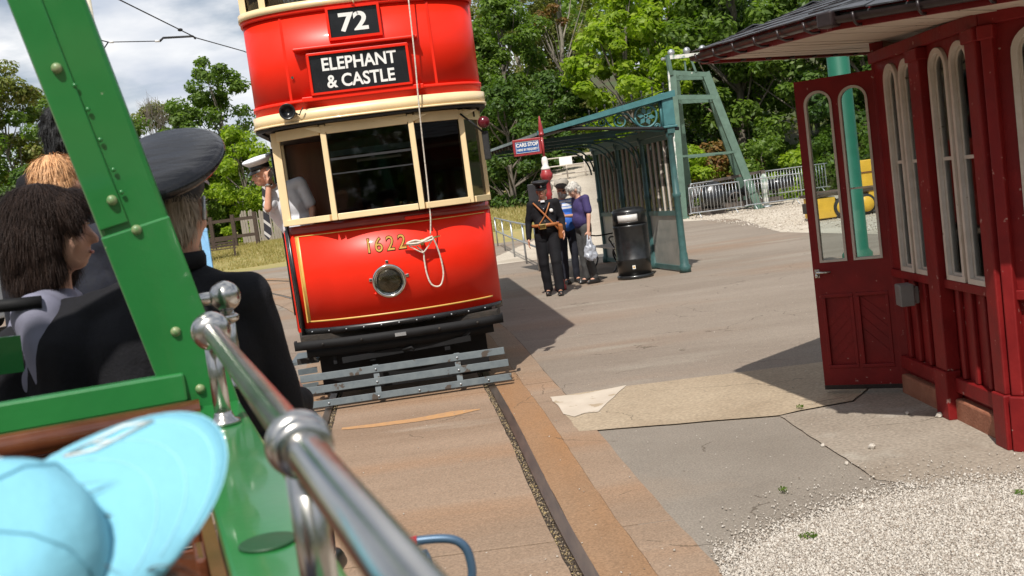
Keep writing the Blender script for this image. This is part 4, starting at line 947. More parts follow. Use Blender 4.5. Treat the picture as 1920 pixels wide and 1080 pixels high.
for k in range(16): MB().lathe([(0, 0), (.028, .0), (.022, -.05), (0, -.09)], sp(.1 + k * .3, 2.16, roofz(2.16) - .05), 8).build('valance_drop', MATS['wood_dark'], sh)
mb = MB(); 
for k in range(9):
    fm = MB().tube([sp(.1 + k * .57, -.02, roofz(0)), sp(.1 + k * .57, -.02, roofz(0) + .16)], .008, 6).ell(sp(.1 + k * .57, -.02, roofz(0) + .17), (.022, .022, .03), 8, 6); fm.build('cresting_spike', MATS['black_matt'], sh)
MB().tube([sp(-.05, -.02, roofz(0) + .08), sp(4.7, -.02, roofz(0) + .08)], .006, 6).build('cresting_rail', MATS['black_matt'], sh)
# back wall
for a, b in zip(FRS[:-1], FRS[1:]):
    
    for z0_, z1_ in ((.96, 1.04), (2.24, 2.32), (.02, .10)): mb = MB(); sbox(mb, a + .06, b - .06, -.035, .035, z0_, z1_); mb.build('wall_rail', teal, sh)
    mb = MB(); sbox(mb, a + .062, b - .062, -.012, .012, .10, .96); mb.build('lower_panel', MATS['shelter_panel'], sh)
    n_ = 5; wv = (b - a - .12) / n_
    for k in range(n_):
        u = a + .06 + k * wv
        if k:
            mb = MB(); sbox(mb, u - .022, u + .022, -.03, .03, 1.042, 2.238); mb.build('mullion', teal, sh)
            mb = MB(); sbox(mb, u - .032, u - .0225, -.015, .032, 1.042, 2.238); mb.build('glazing_bead', MATS['old_white'], sh)
        mb = MB(); sbox(mb, u + .025, u + wv - .038, -.005, .005, 1.042, 2.238); mb.build('pane', GLASS_D, sh)
mb = MB(); sbox(mb, -.1, 4.7, -.06, .06, 2.33, 2.45); mb.build('wall_plate', teal, sh)

# bench
bo = SO + sp(2.5, .42, 0)
bench = thing('park_bench', 'pale slatted bench with black scrolled iron ends inside the teal shelter', 'bench', bo, math.atan2(ST.y, ST.x))
for k in range(5): MB().box((0, .10 - .085 * k + .1, .44), (1.5, .065, .028)).build('seat_slat', MATS['old_white'], bench, bevel=.005)
for k in range(4): MB().box((0, -.24 - .02 * k, .56 + .09 * k), (1.5, .022, .06), (R(12), 0, 0)).build('back_slat', MATS['old_white'], bench, bevel=.005)
for sx in (-.68, .68):
    MB().tube(crom([(sx, .28, 0), (sx, .22, .06), (sx, .16, .2), (sx, .22, .36), (sx, .19, .43), (sx, -.2, .43), (sx, -.26, .6), (sx, -.32, .88)], 5), .016, 7).tube(crom([(sx, -.3, 0), (sx, -.22, .08), (sx, -.16, .25), (sx, -.2, .43)], 5), .016, 7).tube(crom([(sx, .25, .56), (sx, .29, .61), (sx, .25, .66), (sx, .1, .64), (sx, -.2, .65)], 5), .014, 7).tube([(sx, .2, .43), (sx, .27, .58)], .013, 7).build('bench_end', MATS['black_gloss'], bench)
# litter bin
lb = thing('litter_bin', 'black cylindrical litter bin with domed hood and white mouth beside the shelter', 'litter bin', (2.11, 18.06, 0), R(-6))
MB().lathe([(.30, 0), (.31, .02), (.31, .05), (.285, .06)], n=36).build('bin_base', MATS['bin_black'], lb)
MB().lathe([(.285, .055), (.285, .30), (.292, .31), (.292, .335), (.283, .345), (.29, .86), (.296, .87), (.296, .90), (.286, .905)], n=40).build('bin_body', MATS['bin_black'], lb)
hd = MB().lathe([(.284, .90), (.284, 1.12), (.27, 1.155), (.20, 1.19), (.08, 1.205), (0, 1.207)], n=40).build('bin_hood', MATS['bin_black'], lb)
pl_ = []
for t in np.linspace(-.62, .62, 14): pl_.append((.287 * math.sin(t - .1), -.287 * math.cos(t - .1)))
MB().wall(pl_, .955, 1.085, .004).build('bin_mouth', M('bin_white', (.55, .54, .52), .4), hd)
for z in (.945, 1.086): MB().wall([(x * 1.015, y * 1.015) for x, y in pl_], z, z + .012, .01).build('mouth_rim', MATS['bin_black'], hd)
MB().box((-.01, -.288, .20), (.05, .006, .06)).build('sticker', MATS['white_print'], lb); MB().box((-.01, -.2915, .20), (.03, .003, .03)).build('sticker_mark', MATS['gold'], lb)
# stop post
po = Vector((.80, 17.6, 0))
stop = thing('tram_stop_post', 'red turned tram stop post with white collar and blue CARS STOP sign', 'stop sign', po)
MB().lathe([(.10, 0), (.10, .06), (.075, .09), (.085, .14), (.06, .18), (.05, .24), (.045, 1.55), (.06, 1.58), (.05, 1.62), (.05, 1.80), (.10, 1.86), (.105, 1.92), (.08, 1.96), (.075, 1.99)], n=18).build('post', MATS['post_red'], stop)
MB().lathe([(.075, 1.99), (.078, 2.02), (.045, 2.07), (.055, 2.13), (.042, 2.19), (.02, 2.21)], n=18).build('collar', MATS['white_paint'], stop)
MB().tube([(0, 0, 2.18), (0, 0, 2.56)], .022, 10).lathe([(.02, 2.54), (.045, 2.56), (.045, 2.59), (.03, 2.60), (.042, 2.63), (.012, 2.86), (0, 2.88)], n=12).build('finial', MATS['post_red'], stop)
sg = MB().box((-.26, -.0, 2.40), (.44, .02, .25)).build('sign_panel', MATS['sign_blue'], stop)
mb = MB(); frame(mb, -.45, -.06, 2.30, 2.50, -.02, .035, .04); mb.build('sign_frame', MATS['post_red'], sg, bevel=.006)
frame(MB(), -.435, -.075, 2.315, 2.485, -.014, .005, .005).build('sign_border', MATS['white_print'], sg)
text('sign_lettering', 'CARS STOP', .080, MATS['white_print'], sg, (-.255, -.0115, 2.437), (R(90), 0, 0), .001, bold=.003, sx=.88)
text('sign_lettering', 'HERE BY REQUEST', .050, MATS['white_print'], sg, (-.255, -.0115, 2.36), (R(90), 0, 0), .001, bold=.0015, sx=.82)
MB().box((-.20, .075, 1.50), (.27, .04, .58)).build('notice_board', M('board_dark', (.03, .03, .034), .5), stop, bevel=.008)
# railing along the path
RP = [Vector((.80, 19.6, 0)), Vector((.62, 22.2, 0)), Vector((.42, 25.0, 0)), Vector((.18, 28.2, 0)), Vector((-.05, 31.8, 0)), Vector((-.28, 35.4, 0))]
rl = thing('railing', 'galvanised two rail tube railing running back along the pavement edge', 'railing', RP[0])
for p in RP: MB().tube([p - RP[0], p - RP[0] + Vector((0, 0, .94))], .024, 8).build('post', MATS['galv'], rl)
for z in (.94, .50): MB().tube([p - RP[0] + Vector((0, 0, z)) for p in RP], .022, 8).build('rail', MATS['galv'], rl)
# sloping path beyond, with rails
rp = [(1.9, 24, .0), (2.0, 30, .35), (2.25, 36, 1.0), (2.7, 42, 1.9), (3.4, 48, 2.6), (5, 54, 3.2)]
mb = MB(); mb.strip([(x - .9, y, z) for x, y, z in rp], [(x + 1.1, y, z) for x, y, z in rp]); mb.strip([(x - .9, y, z) for x, y, z in rp], [(x - .9, y, -.1) for x, y, z in rp]); mb.strip([(x + 1.1, y, z) for x, y, z in rp], [(x + 1.1, y, -.1) for x, y, z in rp])
tag(mb.build('path', MATS['gravel_far']), kind='structure')
pr = thing('path_railing', 'white painted railing with small notice at the top of the sloping path', 'railing', (2.0, 42, 1.8))
for k in range(4): MB().tube([(k * .75, k * .3, 0), (k * .75, k * .3, 1.0)], .03, 8).build('post', MATS['old_white'], pr)
for z in (.35, .68, 1.0): MB().tube([(0, 0, z), (2.25, .9, z)], .025, 8).build('rail', MATS['old_white'], pr)
MB().box((.72, -.05, .85), (.5, .03, .30)).build('notice', MATS['white_print'], pr)
rb_ = random.Random(12)
for k, (px, py, D_, s_) in enumerate(((1022, 352, 36, .30), (1040, 372, 36, .34), (1012, 378, 34, .26), (1052, 345, 38, .28), (1045, 395, 33, .3))):
    p = at(px, py, D_); mb = MB(); mb.ell((0, 0, 0), (1, .8, .7), 10, 7); mb.v = [tuple(Vector(v) * rb_.uniform(.82, 1.12) * s_) for v in mb.v]; o = mb.build('boulder', MATS['stone_wall']); o.location = (p.x, p.y, p.z)
    tag(o, ('uppermost rough boulder at the edge of the grass bank left of the path', 'large rough boulder above the policeman, beside the sloping path', 'leftmost rough boulder on the dry grass bank', 'rough boulder right beside the sloping path', 'lowest rough boulder just behind the stop post')[k], 'boulder', 'boulders edging the grass bank')
# teal traction pole behind the open door
pp = at(1590, 300, 12.2)
tp = thing('traction_pole', 'bright teal traction pole standing behind the open kiosk door', 'pole', (pp.x, 12.2, 0))
MB().lathe([(.17, 0), (.17, .5), (.13, .55), (.122, 3.2), (.105, 3.25), (.095, 7.0), (0, 7.05)], n=24).build('shaft', MATS['teal_pole'], tp)
MB().lathe([(.19, 0), (.19, .08), (.175, .1), (.175, .14)], n=24).build('base_ring', MATS['teal_pole'], tp)

# ------------------------------------------------------------------ headframe, barriers, machinery, yellow truck
tw = thing('headframe', 'flaking pale green steel headframe with four battered legs', 'tower', (6.3, 37.5, 0))
feet = [(0, 0, 0), (2.75, .3, 0), (.75, 2.7, 0), (3.0, 2.9, 0)]; tops = [(.25, .45, 5.2), (1.45, .55, 5.0), (.55, 1.6, 5.1), (1.65, 1.7, 5.0)]
tg = MATS['tower_green']
M('tower_white', (.60, .59, .55), .6, col2=(.17, .25, .2), scale=5, lo=.45, hi=.6)
for i, (f, t) in enumerate(zip(feet, tops)):
    f, t = Vector(f), Vector(t); mb = MB().bar(f, t, .27, .06, up=(0, 1, .1)); mb.bar(f + Vector((-.12, .105, 0)), t + Vector((-.12, .105, 0)), .03, .15, up=(0, 1, .1)); mb.build('leg', tg, tw)
    MB().box(f + Vector((0, 0, .03)), (.34, .3, .06)).build('foot_plate', tg, tw)
MB().bar(Vector(feet[0]) + Vector((-.12, -.05, 0)), Vector(tops[0]) + Vector((-.12, -.05, 0)), .06, .03, up=(0, 1, 0)).build('leg_edge', MATS['tower_white'], tw)
L = lambda i, k: Vector(feet[i]).lerp(Vector(tops[i]), k)
for k in (.42, .82, .985):
    for a, b in ((0, 1), (2, 3), (0, 2), (1, 3)):
        MB().bar(L(a, k), L(b, k), .06, .16 if k > .5 else .07).build('cross_beam', tg, tw)
MB().bar((.2, .42, 5.05), (.15, .40, 5.75), .13, .13).bar((.4, 1.6, 5.05), (.35, 1.6, 5.7), .1, .1).bar((1.1, .5, 5.05), (.95, .5, 5.62), .07, .07).bar((.75, .5, 5.05), (.75, .5, 5.5), .06, .06).build('head_post', tg, tw)
MB().bar((.15, .42, 5.66), (1.75, .45, 5.62), .12, .13).build('head_beam', MATS['tower_white'], tw)
for x in (.3, .85, 1.4): MB().lathe([(0, -.05), (.12, -.05), (.09, 0), (.12, .05), (0, .05)], (x, .45, 5.82), 18, Matrix.Rotation(R(90), 3, 'X')).build('sheave', MATS['galv'], tw)
MB().tube([(.0, .1, 5.6), (-.12, .0, 5.6)], .05, 8).build('head_lamp', MATS['galv'], tw)
barme = MB().tube([(0, 0, .22), (0, 0, 1.02)], .010, 6)
bme = barme.build('bar', MATS['galv']); bdat = bme.data; bpy.data.objects.remove(bme)
def barrier(p, q, label, red=False):
    p, q = Vector(p), Vector(q); d = q - p; rz = math.atan2(d.y, d.x); Lb = d.length
    t = thing('crowd_barrier', label, 'barrier', p, rz, 'crowd control barriers round the scrap machinery')
    pts = crom([(0, 0, .22), (0, 0, .95), (.05, 0, 1.04), (.12, 0, 1.06), (Lb - .12, 0, 1.06), (Lb - .05, 0, 1.04), (Lb, 0, .95), (Lb, 0, .22), (Lb - .05, 0, .19), (.05, 0, .19)], 3, True)
    MB().tube(pts, .02, 8, closed=True).build('frame', MATS['galv'], t)
    n = int(Lb / .12)
    for k in range(1, n): o = link('bar', bdat, t, (k * Lb / n, 0, 0))
    for x in (.25, Lb - .25): MB().tube([(x, -.30, 0), (x, -.06, .19), (x, .06, .19), (x, .30, 0)], .016, 6).build('foot', MATS['rust'] if red else MATS['galv'], t)
    return t
barrier((6.45, 36.7, 0), (8.25, 37.0, 0), 'crowd barrier standing against the foot of the green headframe')
barrier((8.55, 37.4, 0), (10.6, 37.8, 0), 'middle crowd barrier in front of the white post and dark machinery')
b3 = barrier((9.3, 39.6, .2), (12.3, 40.4, .2), 'crowd barrier standing highest, behind the yellow truck')
barrier((6.9, 38.8, .1), (8.6, 39.2, .1), 'crowd barrier behind the black tank beneath the headframe', True)
random.seed(21); sc = MATS['scrap']
mc = thing('winding_engine', 'dark rusty winding engine frame with pipes and cylinders behind the barriers', 'machinery', (8.4, 39.0, 0))
MB().box((0, 0, .2), (3.6, .5, .2)).box((0, .9, .2), (3.6, .3, .2)).bar((-1.6, 0, .3), (-1.2, 0, 1.15), .12, .12).bar((1.2, 0, .3), (1.2, 0, 1.3), .14, .14).bar((-1.5, 0, 1.12), (1.3, .1, 1.28), .08, .10).build('engine_frame', sc, mc)
MB().tube([(-.9, .2, .55), (.6, .2, .62)], .16, 14).tube([(1.3, .2, .75), (2.3, .2, .78)], .2, 16).build('cylinder', MATS['black_gloss'], mc)
for k in range(16): 
    a = Vector((random.uniform(-1.6, 1.9), random.uniform(-.1, .8), random.uniform(.25, .7))); b = a + Vector((random.uniform(-.5, .5), random.uniform(-.2, .2), random.uniform(.1, .55))); MB().tube([a, (a + b) / 2 + Vector((.05, 0, .05)), b], random.uniform(.02, .05), 7).build('pipe', random.choice([sc, MATS['rust'], sc, MATS['grime_black']]), mc)
for k, (x, z, r_) in enumerate(((.9, .5, .38), (-1.2, .45, .30), (.1, .4, .25))):
    MB().tube([(x + r_ * math.cos(q * math.pi / 10), -.15, z + r_ * math.sin(q * math.pi / 10)) for q in range(20)], .03, 6, closed=True).bar((x - r_, -.15, z), (x + r_, -.15, z), .03, .03).bar((x, -.15, z - r_), (x, -.15, z + r_), .03, .03).build('flywheel', sc, mc)
tk = thing('oil_tank', 'black oil tank lying behind the barrier at the headframe foot', 'tank', (7.5, 38.0, 0))
MB().lathe([(0, -.55), (.25, -.54), (.42, -.45), (.44, .45), (.25, .54), (0, .55)], (0, 0, .62), 24, Matrix.Rotation(R(72), 3, 'X')).build('drum', MATS['black_gloss'], tk)
MB().box((0, .1, .12), (.7, .8, .24)).build('cradle', sc, tk)
wp = thing('white_post', 'white painted post standing in the scrap behind the middle barrier', 'post', (9.45, 38.3, 0))
MB().lathe([(.10, 0), (.09, .3), (.07, .5), (.12, .7), (.14, .95), (.10, 1.12), (.04, 1.2), (0, 1.2)], n=14).build('shaft', MATS['tower_white'], wp)
MB().lathe([(.2, 0), (.2, .04), (.1, .07)], n=14).build('foot_ring', MATS['galv'], wp)
# yellow works truck
yt = thing('works_truck', 'yellow narrow gauge works truck seen through the door and kiosk windows', 'works truck', (8.66, 27.2, 0), R(4))
ye = MATS['yellow']
MB().box((-.62, 0, .30), (.50, .9, .52)).box((.95, 0, .36), (.9, .9, .52)).build('chassis', ye, yt, bevel=.02)
MB().box((0.15, 0, .62), (2.2, .95, .07)).build('deck', MATS['wood_dark'], yt)
mb = MB(); mb.extr([(.32, -.45, .66), (1.45, -.45, .66), (1.45, -.45, 1.36), (.22, -.45, 1.36), (.30, -.45, 1.22)], (0, .9, 0)); hpn = mb.build('hopper', ye, yt, bevel=.015)
MB().box((.85, -.455, 1.06), (1.15, .03, .03)).build('hopper_rib', MATS['rust'], hpn)
for x in (-.18, .40):
    for sy in (-1, 1):
        wl = MB().lathe([(.12, -.06), (.24, -.06), (.26, -.03), (.26, .03), (.24, .06), (.12, .06)], (x, sy * .45, .27), 24, Matrix.Rotation(R(90), 3, 'X')).build('wheel', MATS['tyre'], yt)
        MB().lathe([(0, -.07), (.19, -.07), (.2, -.04), (.2, .04), (.19, .07), (0, .07)], (x, sy * .45, .27), 22, Matrix.Rotation(R(90), 3, 'X')).build('hub', ye, wl)
        MB().lathe([(0, -.09), (.07, -.09), (.08, -.06)], (x, sy * .45, .27), 14, Matrix.Rotation(R(90 * (1 if sy < 0 else 1)), 3, 'X')).build('hub_cap', MATS['grime_black'], wl)
MB().box((-.95, 0, .32), (.16, .3, .26)).build('coupling', MATS['grime_black'], yt, bevel=.02)

# ------------------------------------------------------------------ left background
lp_ = at(166, 40, 20.5)
cp = thing('overhead_pole', 'tall cream topped tramway pole carrying the overhead wire bracket', 'pole', (lp_.x + .02, 20.5, 0))
MB().lathe([(.15, 0), (.15, 1.2), (.13, 1.25), (.125, 2.6)], n=20).build('lower_shaft', MATS['teal_pole'], cp)
MB().lathe([(.125, 2.6), (.12, 4.2), (.09, 4.25), (.085, 8), (0, 8.05)], n=20).lathe([(.12, 4.6), (.105, 4.62)], n=12).build('upper_shaft', M('pole_cream', (.72, .66, .52), .45, var=.06), cp)
W0 = G(368, 71, 5.5); wz = 5.5
ins = G(300, 77, 5.48); yk = G(203, 79, 5.5)
base = Vector((lp_.x + .02, 20.5, 0))
br = MB().tube([Vector((.08, 0, 5.55)), yk - base], .012, 6).tube([Vector((.08, 0, 5.25)), yk - base], .012, 6).tube([yk - base, ins - base], .009, 6).tube([ins - base, G(306, 71, 5.55) - base, G(362, 68, 5.58) - base, G(366, 72, 5.5) - base], .022, 6); br.build('wire_bracket', MATS['black_matt'], cp)
MB().tube([yk.lerp(ins, .02) - base, yk.lerp(ins, .10) - base], .022, 8).tube([yk.lerp(ins, .9) - base, yk.lerp(ins, .99) - base], .022, 8).build('insulator', MATS['white_print'], cp)
wires = [G(225, 0, 5.5), W0, G(457, 96, 5.5)]
dirw = (wires[2] - wires[0]); wr = MB().tube([wires[0] - dirw * 3, wires[0], W0, wires[2], wires[2] + dirw * 4], .011, 6).ell(W0.lerp(wires[0], .25), (.05, .05, .03), 8, 6); o = wr.build('overhead_wire', MATS['black_matt']); tag(o, 'black overhead trolley wire crossing the sky above the green tram', 'wire')
bl = thing('sign_post', 'light blue square post standing near the dark rail fence', 'post', tuple(at(393, 505, 40)[:2]) + (0,))
MB().box((0, 0, .85), (.28, .12, 1.75)).box((0, 0, 1.78), (.30, .14, .12)).build('shaft', MATS['light_blue'], bl, bevel=.01); MB().box((0, 0, 1.87), (.2, .1, .06)).build('cap', MATS['white_paint'], bl)
tp2 = thing('teal_post', 'slim teal post showing beside the green tram pillar', 'post', tuple(at(137, 285, 26)[:2]) + (0,))
MB().lathe([(.09, 0), (.09, 3.9), (.0, 3.95)], n=14).box((0, 0, .1), (.25, .25, .2)).build('shaft', teal, tp2)
gz = lambda x, y: hz(x, y)
F0, F1 = at(452, 470, 52), at(540, 440, 52)
pf = thing('picket_fence', 'weathered grey close board fence on the grass bank', 'fence', (F0.x, 53, gz(F0.x, 53)))
dx = (F1.x - F0.x) + 1.2
pal = MB().box((0, 0, .78), (.115, .03, 1.56)).extr([(-.0575, -.015, 1.562), (.0575, -.015, 1.562), (0, -.015, 1.62)], (0, .03, 0)).build('paling', MATS['wood_grey']); pdat = pal.data; bpy.data.objects.remove(pal)
nb = int(dx / .13)
for k in range(nb): o = link('paling', pdat, pf, (k * .13, 0, random.uniform(-.05, .05) - .0)); o.rotation_euler = (0, random.uniform(-.03, .03), 0); o.scale = (1, 1, random.uniform(.94, 1.08))
for z in (.4, 1.2): MB().box((dx / 2, .045, z), (dx, .05, .08)).build('fence_rail', MATS['wood_grey'], pf)
P_ = [at(378, 445, 50), at(418, 440, 50), at(452, 436, 50)]
rf = thing('rail_fence', 'dark post and rail fence in front of the hedge', 'fence', (P_[0].x - .8, 51, gz(P_[0].x, 51)))
for k in range(4): MB().box((k * 1.05, 0, .75), (.17, .17, 1.7)).build('post', MATS['wood_dark'], rf)
for z in (.55, 1.35): MB().box((1.5, -.02, z), (3.4, .07, .15)).build('rail', MATS['wood_dark'], rf)
wb = at(405, 480, 47)
wbn = thing('wooden_bench', 'dark wooden bench on the dry grass below the rail fence', 'bench', (wb.x, 47.5, gz(wb.x, 47.5)), R(15))
for k in range(4): MB().box((0, -.18 + .12 * k, .45), (1.6, .09, .035)).build('seat_slat', MATS['wood_dark'], wbn)
for k in range(3): MB().box((0, .28 + .02 * k, .58 + .13 * k), (1.6, .03, .09)).build('back_slat', MATS['wood_dark'], wbn)
for sx in (-.7, .7): 
    MB().box((sx, -.2, .22), (.08, .08, .44)).build('leg', MATS['wood_dark'], wbn); MB().box((sx, .27, .45), (.08, .08, .9)).build('leg', MATS['wood_dark'], wbn)
# pale parked van, at the far left edge
vp = at(4, 380, 24)
van = thing('parked_van', 'pale grey parked van showing at the far left edge', 'van', (vp.x - 1.35, 25, 0), R(80))
vb = MB().extr([(-2.2, -.85, .35), (2.2, -.85, .35), (2.25, -.85, .9), (1.5, -.85, 1.1), (1.0, -.85, 1.85), (-2.2, -.85, 1.9)], (0, 1.7, 0)).build('body', M('van_paint', (.42, .45, .47), .3, coat=.5, var=.04), van, bevel=.06)
MB().extr([(1.0, -.86, 1.12), (1.42, -.86, 1.12), (1.0, -.86, 1.72), (.2, -.86, 1.75), (.2, -.86, 1.12)], (0, 1.72, 0)).build('side_window', MATS['black_gloss'], van)
MB().add([(1.53, -.7, 1.12), (1.53, .7, 1.12), (1.03, .7, 1.80), (1.03, -.7, 1.80)], [(0, 1, 2, 3)]).build('windscreen', MATS['black_gloss'], van)
MB().box((-.4, 0, 1.96), (2.4, 1.4, .06)).build('roof_rack', MATS['black_matt'], van)
for x in (-1.4, 1.45):
    for sy in (-1, 1): MB().lathe([(0, -.1), (.3, -.1), (.33, 0), (.3, .1), (0, .1)], (x, sy * .78, .33), 20, Matrix.Rotation(R(90), 3, 'X')).build('wheel', MATS['tyre'], van)
# ------------------------------------------------------------------ people
M('skin', (.56, .30, .21), .5, col2=(.62, .36, .26), scale=14); M('skin_tan', (.56, .28, .18), .5, col2=(.64, .34, .23), scale=14)
M('lip', (.36, .11, .10), .4); M('eye_white', (.7, .68, .65), .3); M('eye_dark', (.03, .02, .015), .2)
M('serge', (.0085, .0085, .011), .85, var=.25, scale=60, bump=.15, bscale=120, spec=.25); M('navy', (.010, .012, .022), .85, var=.2, scale=40, bump=.1)
M('charcoal', (.055, .055, .055), .85, var=.2, scale=30, bump=.15); M('purple_polo', (.040, .028, .115), .8, var=.12, scale=20, bump=.1)
M('blue_polo', (.03, .13, .50), .8, var=.1, scale=20); M('shirt_white', (.74, .75, .80), .75, var=.05, scale=10); M('blouse', (.20, .20, .27), .8, var=.1, scale=8)
M('leather_tan', (.34, .12, .035), .45, var=.2, scale=20); M('shoe_black', (.015, .013, .012), .35); M('hair_white', (.62, .60, .56), .8, var=.15, scale=60, bump=.5, stretch=(1, 1, .3))
M('hair_grey', (.34, .27, .20), .8, var=.25, scale=70, bump=.5, stretch=(1, 1, .2)); M('hair_dark', (.016, .008, .006), .6, spec=.25, col2=(.028, .014, .009), scale=40, stretch=(3, 3, .15), bump=.5, bscale=80)
M('hair_blond', (.62, .34, .16), .6, var=.2, scale=60, bump=.4); M('hair_brown', (.07, .038, .022), .6, var=.3, scale=50, bump=.5, stretch=(3, 3, .3)); M('hair_black', (.008, .008, .009), .7, bump=.6)
M('cap_black', (.010, .010, .012), .6, var=.2); M('cap_top', (.009, .009, .011), .22, var=.25, scale=9, bump=.3, bscale=9, stretch=(1, 4, 1)); M('tweed', (.11, .10, .085), .9, var=.2, scale=80)
V3 = Vector
def hand_prims(wr, d, n, thumb, s=1., curl=.5, mi=0):
    """palm, four unequal bent fingers and a thumb; d along the hand, n out of the palm, thumb = side direction"""
    d, n, th = V3(d).normalized(), V3(n).normalized(), V3(thumb).normalized(); wr = V3(wr); o = []
    rm = Matrix((th, d, n)).transposed(); o.append(('e', wr + d * .045 * s, (.042 * s, .055 * s, .018 * s), rm, mi))
    for k, (l, x) in enumerate(((.070, .028), (.078, .010), (.073, -.009), (.058, -.027))):
        a = wr + d * .085 * s + th * x * s; e1 = (d + n * curl * .5).normalized(); b = a + e1 * l * .5 * s; e2 = (d * .8 + n * curl * 1.3).normalized(); c = b + e2 * l * .5 * s
        o += [('c', wr + d * .05 * s + th * x * s, a, .009 * s, .0095 * s, mi), ('c', a, b, .0095 * s, .0085 * s, mi), ('c', b, c, .0085 * s, .007 * s, mi)]
    a = wr + d * .02 * s + th * .03 * s; b = a + (d * .6 + th * .7 + n * .3).normalized() * .045 * s; c = b + (d + n * .5).normalized() * .03 * s
    o += [('c', a, b, .013 * s, .0105 * s, mi), ('c', b, c, .0105 * s, .008 * s, mi)]; return o
def head_frame(c, yaw=0, pitch=0, roll=0): return V3(c), (Matrix.Rotation(R(yaw), 3, 'Z') @ Matrix.Rotation(R(pitch), 3, 'X') @ Matrix.Rotation(R(roll), 3, 'Y'))
def head_prims(c, rm, mi=0):
    P = lambda x, y, z: c + rm @ V3((x, y, z))
    return [('e', P(0, .012, .022), (.073, .092, .085), rm, mi), ('e', P(0, -.028, -.035), (.058, .064, .085), rm, mi), ('e', P(0, -.05, -.092), (.036, .036, .026), rm, mi),
            ('c', P(0, -.090, .0), P(0, -.109, -.036), .010, .0145, mi), ('e', P(-.076, .006, -.016), (.011, .022, .033), rm, mi), ('e', P(.076, .006, -.016), (.011, .022, .033), rm, mi),
            ('e', P(0, -.079, .014), (.048, .014, .012), rm, mi), ('e', P(.036, -.062, -.04), (.024, .022, .024), rm, mi), ('e', P(-.036, -.062, -.04), (.024, .022, .024), rm, mi), ('e', P(0, -.086, -.070), (.026, .013, .014), rm, mi), ('e', P(0, .05, -.05), (.05, .05, .06), rm, mi)]
def face_parts(c, rm, par, lips='lip', specs=False):
    P = lambda x, y, z: c + rm @ V3((x, y, z))
    for sx in (-1, 1):
        e = MB().ell(P(sx * .030, -.0745, -.010), (.013, .009, .008), 10, 8, rm).build('eye', MATS['eye_white'], par); MB().ell(P(sx * .030, -.0815, -.010), (.006, .004, .006), 8, 6, rm).build('iris', MATS['eye_dark'], e)
        MB().ell(P(sx * .031, -.090, .012), (.02, .006, .004), 8, 6, rm).build('eyebrow', MATS['hair_grey'], par)
    MB().ell(P(0, -.098, -.070), (.022, .005, .0055), 12, 6, rm).build('mouth', MATS[lips], par)
def peaked_cap(c, rm, par, band, top, peak, r=.088, R_=.128, h=.055, tilt=0, badge=None, covers=None):
    t = Matrix.Rotation(R(tilt), 3, 'X'); rr = rm @ t; b0 = c + rm @ V3((0, .008, .034))
    cp_ = MB().lathe([(r, 0), (r * 1.02, .045)], b0, 28, rr, ay=1.12).build('cap', band, par)
    prof = [(r * 1.02, .045), (R_ * .9, .075), (R_, .092), (R_ * .985, .104), (R_ * .9, .112), (R_ * .5, .114 + h * .1), (0, .116 + h * .12)]
    MB().lathe(prof, b0, 36, rr, ay=1.08).build('cap_crown', top, cp_)
    # peak
    ins = []; outs = []
    for k in range(13):
        a = R(-62 + 124 * k / 12); x, y = math.sin(a), -math.cos(a); ins.append(b0 + rr @ V3((x * r * 1.0, y * r * 1.12, .006))); L_ = .046 * math.cos(a * .9); outs.append(b0 + rr @ V3((x * (r + .01), y * (r * 1.12 + L_), .006 - L_ * .62)))
    mb = MB().strip(ins, outs).strip([p - rr @ V3((0, 0, .004)) for p in ins], [p - rr @ V3((0, 0, .004)) for p in outs]); mb.build('cap_peak', peak, cp_, norm=False)
    if badge: MB().lathe([(0, .0), (.02, 0), (.016, .006), (0, .009)], b0 + rr @ V3((0, -r * 1.14, .034)), 12, rr @ Matrix.Rotation(R(90), 3, 'X')).build('cap_badge', MATS[badge], cp_)
    return cp_
STAND = dict(hip=.095, hipz=.93, kneeL=(.10, -.02, .50), kneeR=(-.10, -.02, .50), ankL=(.105, .02, .09), ankR=(-.105, .02, .09), pel=(0, 0, .98), waist=(0, .0, 1.10), chest=(0, .005, 1.30), neck=(0, .01, 1.47), head=(0, -.02, 1.63),
             shL=(.185, .01, 1.415), shR=(-.185, .01, 1.415), elL=(.245, .02, 1.13), elR=(-.245, .02, 1.13), wrL=(.255, -.05, .90), wrR=(-.255, -.05, .90), hdL=(0, -.1, -1), hdR=(0, -.1, -1))
SIT = dict(STAND, hipz=.53, pel=(0, .02, .54), waist=(0, .03, .66), chest=(0, .03, .87), neck=(0, .02, 1.05), head=(0, -.01, 1.20), kneeL=(.12, -.42, .50), kneeR=(-.12, -.42, .50), ankL=(.12, -.40, .09), ankR=(-.12, -.40, .09),
           shL=(.185, .03, .985), shR=(-.185, .03, .985), elL=(.25, -.02, .70), elR=(-.25, -.02, .70), wrL=(.17, -.25, .62), wrR=(-.17, -.25, .62), hdL=(-.2, -1, -.1), hdR=(.2, -1, -.1))
